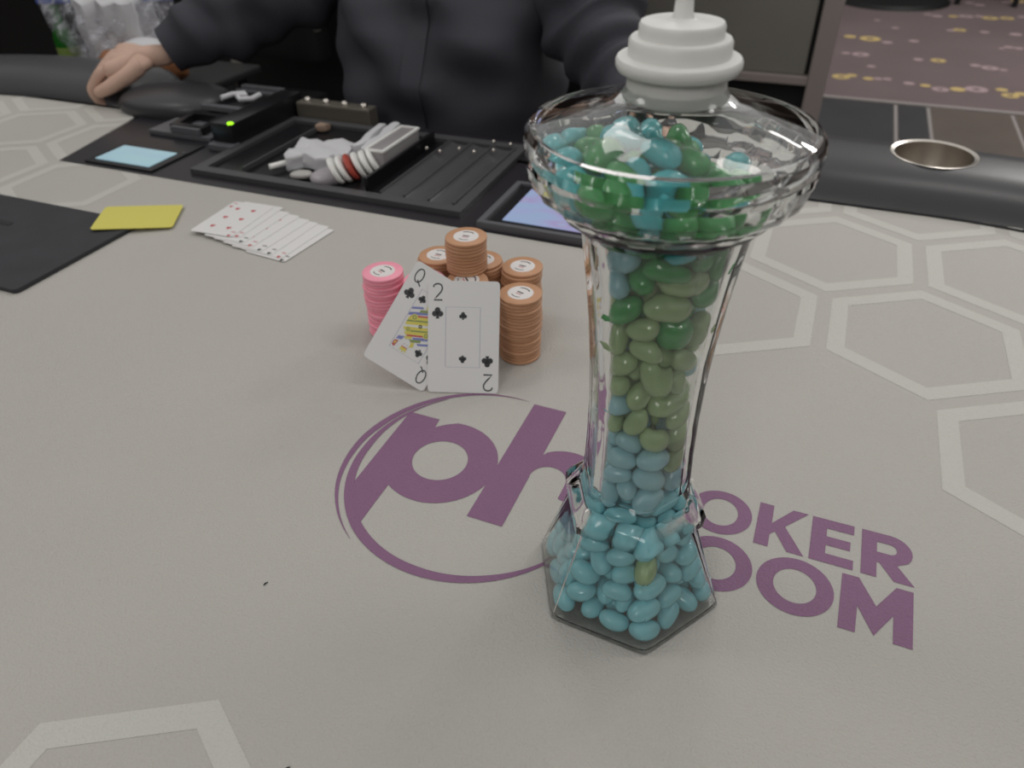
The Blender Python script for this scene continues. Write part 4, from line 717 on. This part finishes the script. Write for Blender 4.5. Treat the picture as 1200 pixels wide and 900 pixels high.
P2('hair', ell((-.64, 1.275, .575), (.092, .10, .085), 20), HAIR, dl, 180)
# shirt: torso shell with folds, and two sleeves
def fold(p, s_): return .006*math.sin(p.x*38+p.z*26+s_)+.004*math.sin(p.x*22-p.z*47+1.3*s_)+.0025*math.sin(p.z*80+p.y*33+s_)
bm = bmesh.new(); rows = [(-.27, .19, .13, 1.34), (-.16, .192, .14, 1.32), (-.06, .190, .158, 1.27), (0.0, .188, .165, 1.262), (.06, .192, .16, 1.255), (.13, .198, .148, 1.25), (.20, .205, .13, 1.265), (.27, .205, .11, 1.28), (.315, .16, .09, 1.285), (.345, .09, .07, 1.28), (.365, .064, .062, 1.278), (.385, .062, .06, 1.272)]
zz = [r[0] for r in rows]; rings = []
for i in range(75):
    z = -.27+.655*i/74; rx, ry, cy = (float(np.interp(z, zz, [r[k_] for r in rows])) for k_ in (1, 2, 3)); R = []
    for k_ in range(96):
        a = 2*PI*k_/96; e = 2.4; cx_ = math.copysign(abs(math.cos(a))**(2/e), math.cos(a)); sy_ = math.copysign(abs(math.sin(a))**(2/e), math.sin(a))
        p = Vector((-.640+1.03*rx*cx_, cy+ry*sy_, z)); d = fold(p, 0)
        # deep diagonal pulls across the front
        d += .007*math.sin((p.x*.75+p.z*1.0)*42)*max(0, -sy_)*(1 if z < .28 else .2)
        if abs(p.x+.62-.14*(p.z)) < .006 and sy_ < 0: d -= .004
        p.x += d*cx_; p.y += d*sy_; R.append(bm.verts.new(p))
    rings.append(R)
for a, b in zip(rings[:-1], rings[1:]):
    for k_ in range(96): bm.faces.new((a[k_], a[(k_+1) % 96], b[(k_+1) % 96], b[k_]))
def sleeve(pts, seed):
    P = []; 
    for i in range(len(pts)-1):
        a, b = pts[i], pts[i+1]
        for t in range(12):
            u = t/12; P.append((Vector(a[0]).lerp(Vector(b[0]), u), a[1]+(b[1]-a[1])*u))
    P.append((Vector(pts[-1][0]), pts[-1][1]))
    for _ in range(4):
        P = [P[0]]+[((P[i-1][0]+P[i][0]*2+P[i+1][0])/4, (P[i-1][1]+P[i][1]*2+P[i+1][1])/4) for i in range(1, len(P)-1)]+[P[-1]]
    s_ = tube([p[0] for p in P], [p[1] for p in P], 28, cap=False); s_.normal_update(); n_ = len(P)
    for k_, v in enumerate(s_.verts):
        v.co += v.normal*(fold(v.co, seed)*1.0+.006*math.sin(k_//28*.9+2*math.sin(k_ % 28/28*2*PI+seed)))*(1 if 2 < k_//28 < n_-5 else .25)
    # turned-in cuff edge
    return s_
def torso_y(x, z):
    rx, ry, cy = (float(np.interp(z, zz, [r[k_] for r in rows])) for k_ in (1, 2, 3)); c_ = min(1, abs((x+.640)/(1.03*rx))); s2 = (1-c_**2.4)**(1/2.4)
    p = Vector((x, cy-ry*s2, z)); d = fold(p, 0)+.007*math.sin((p.x*.75+p.z)*42)*s2; return p.y-d*s2
plk = bmesh.new(); L = []
for i in range(60):
    z = -.03+.38*i/59; xc = -.640+.07*z
    L.append([plk.verts.new((xc+dx, torso_y(xc+dx, z)-dy, z)) for dx, dy in ((-.017, -.002), (-.0165, .0022), (0, .0028), (.0165, .0022), (.017, -.002))])
for a, b in zip(L[:-1], L[1:]):
    for k_ in range(4): plk.faces.new((a[k_], a[k_+1], b[k_+1], b[k_]))
shirt = join([bm, sleeve([((-.78, 1.29, .255), .085), ((-.86, 1.275, .235), .078), ((-.955, 1.215, .170), .076), ((-1.05, 1.145, .122), .062), ((-1.130, 1.076, .082), .041)], 1.0),
              sleeve([((-.52, 1.28, .255), .085), ((-.415, 1.25, .215), .080), ((-.355, 1.195, .135), .073), ((-.305, 1.135, .09), .058), ((-.255, 1.075, .067), .040)], 3.0)])
sh_ = P2('shirt', shirt, SHIRT, dl, 180, 'loose black button shirt')
P2('placket', plk, SHIRT, dl, 60, 'button strip down the front')
obj_tr = skin([((-.66, 1.36, -.22), .15), ((-.76, 1.33, -.22), .10), ((-.82, .98, -.23), .075), ((-.83, 1.0, -.66), .055), ((-.56, 1.33, -.22), .10), ((-.50, .98, -.23), .075), ((-.49, 1.0, -.66), .055)], [(0, 1), (1, 2), (2, 3), (0, 4), (4, 5), (5, 6)], 2, 0)
P2('trousers', obj_tr, TROUS, dl, 180)
for x in (-.84, -.48): P2('shoe', box(x-.045, x+.045, .80, 1.06, FZ, FZ+.08, .03), DARKC, dl, 60)

for (x, y, a), lb in zip(((-.1885, .1195, .9), (-.3165, .0575, .4), (-.275, .214, 1.2)), ('tiny dark lint fleck on the pale surface below the emblem', 'tiny dark lint fleck inside the bottom left printed hexagon', 'tiny dark lint fleck left of the emblem bottom')):
    o = obj('lint_fleck', tube([(-.0016, 0, 0), (0, .0003, .0002), (.0017, 0, 0)], [.0003, .0005, .0003], 6), INK); o.location = (x, y, .0006); o.rotation_euler = (0, 0, a); tag(o, lb, 'lint')
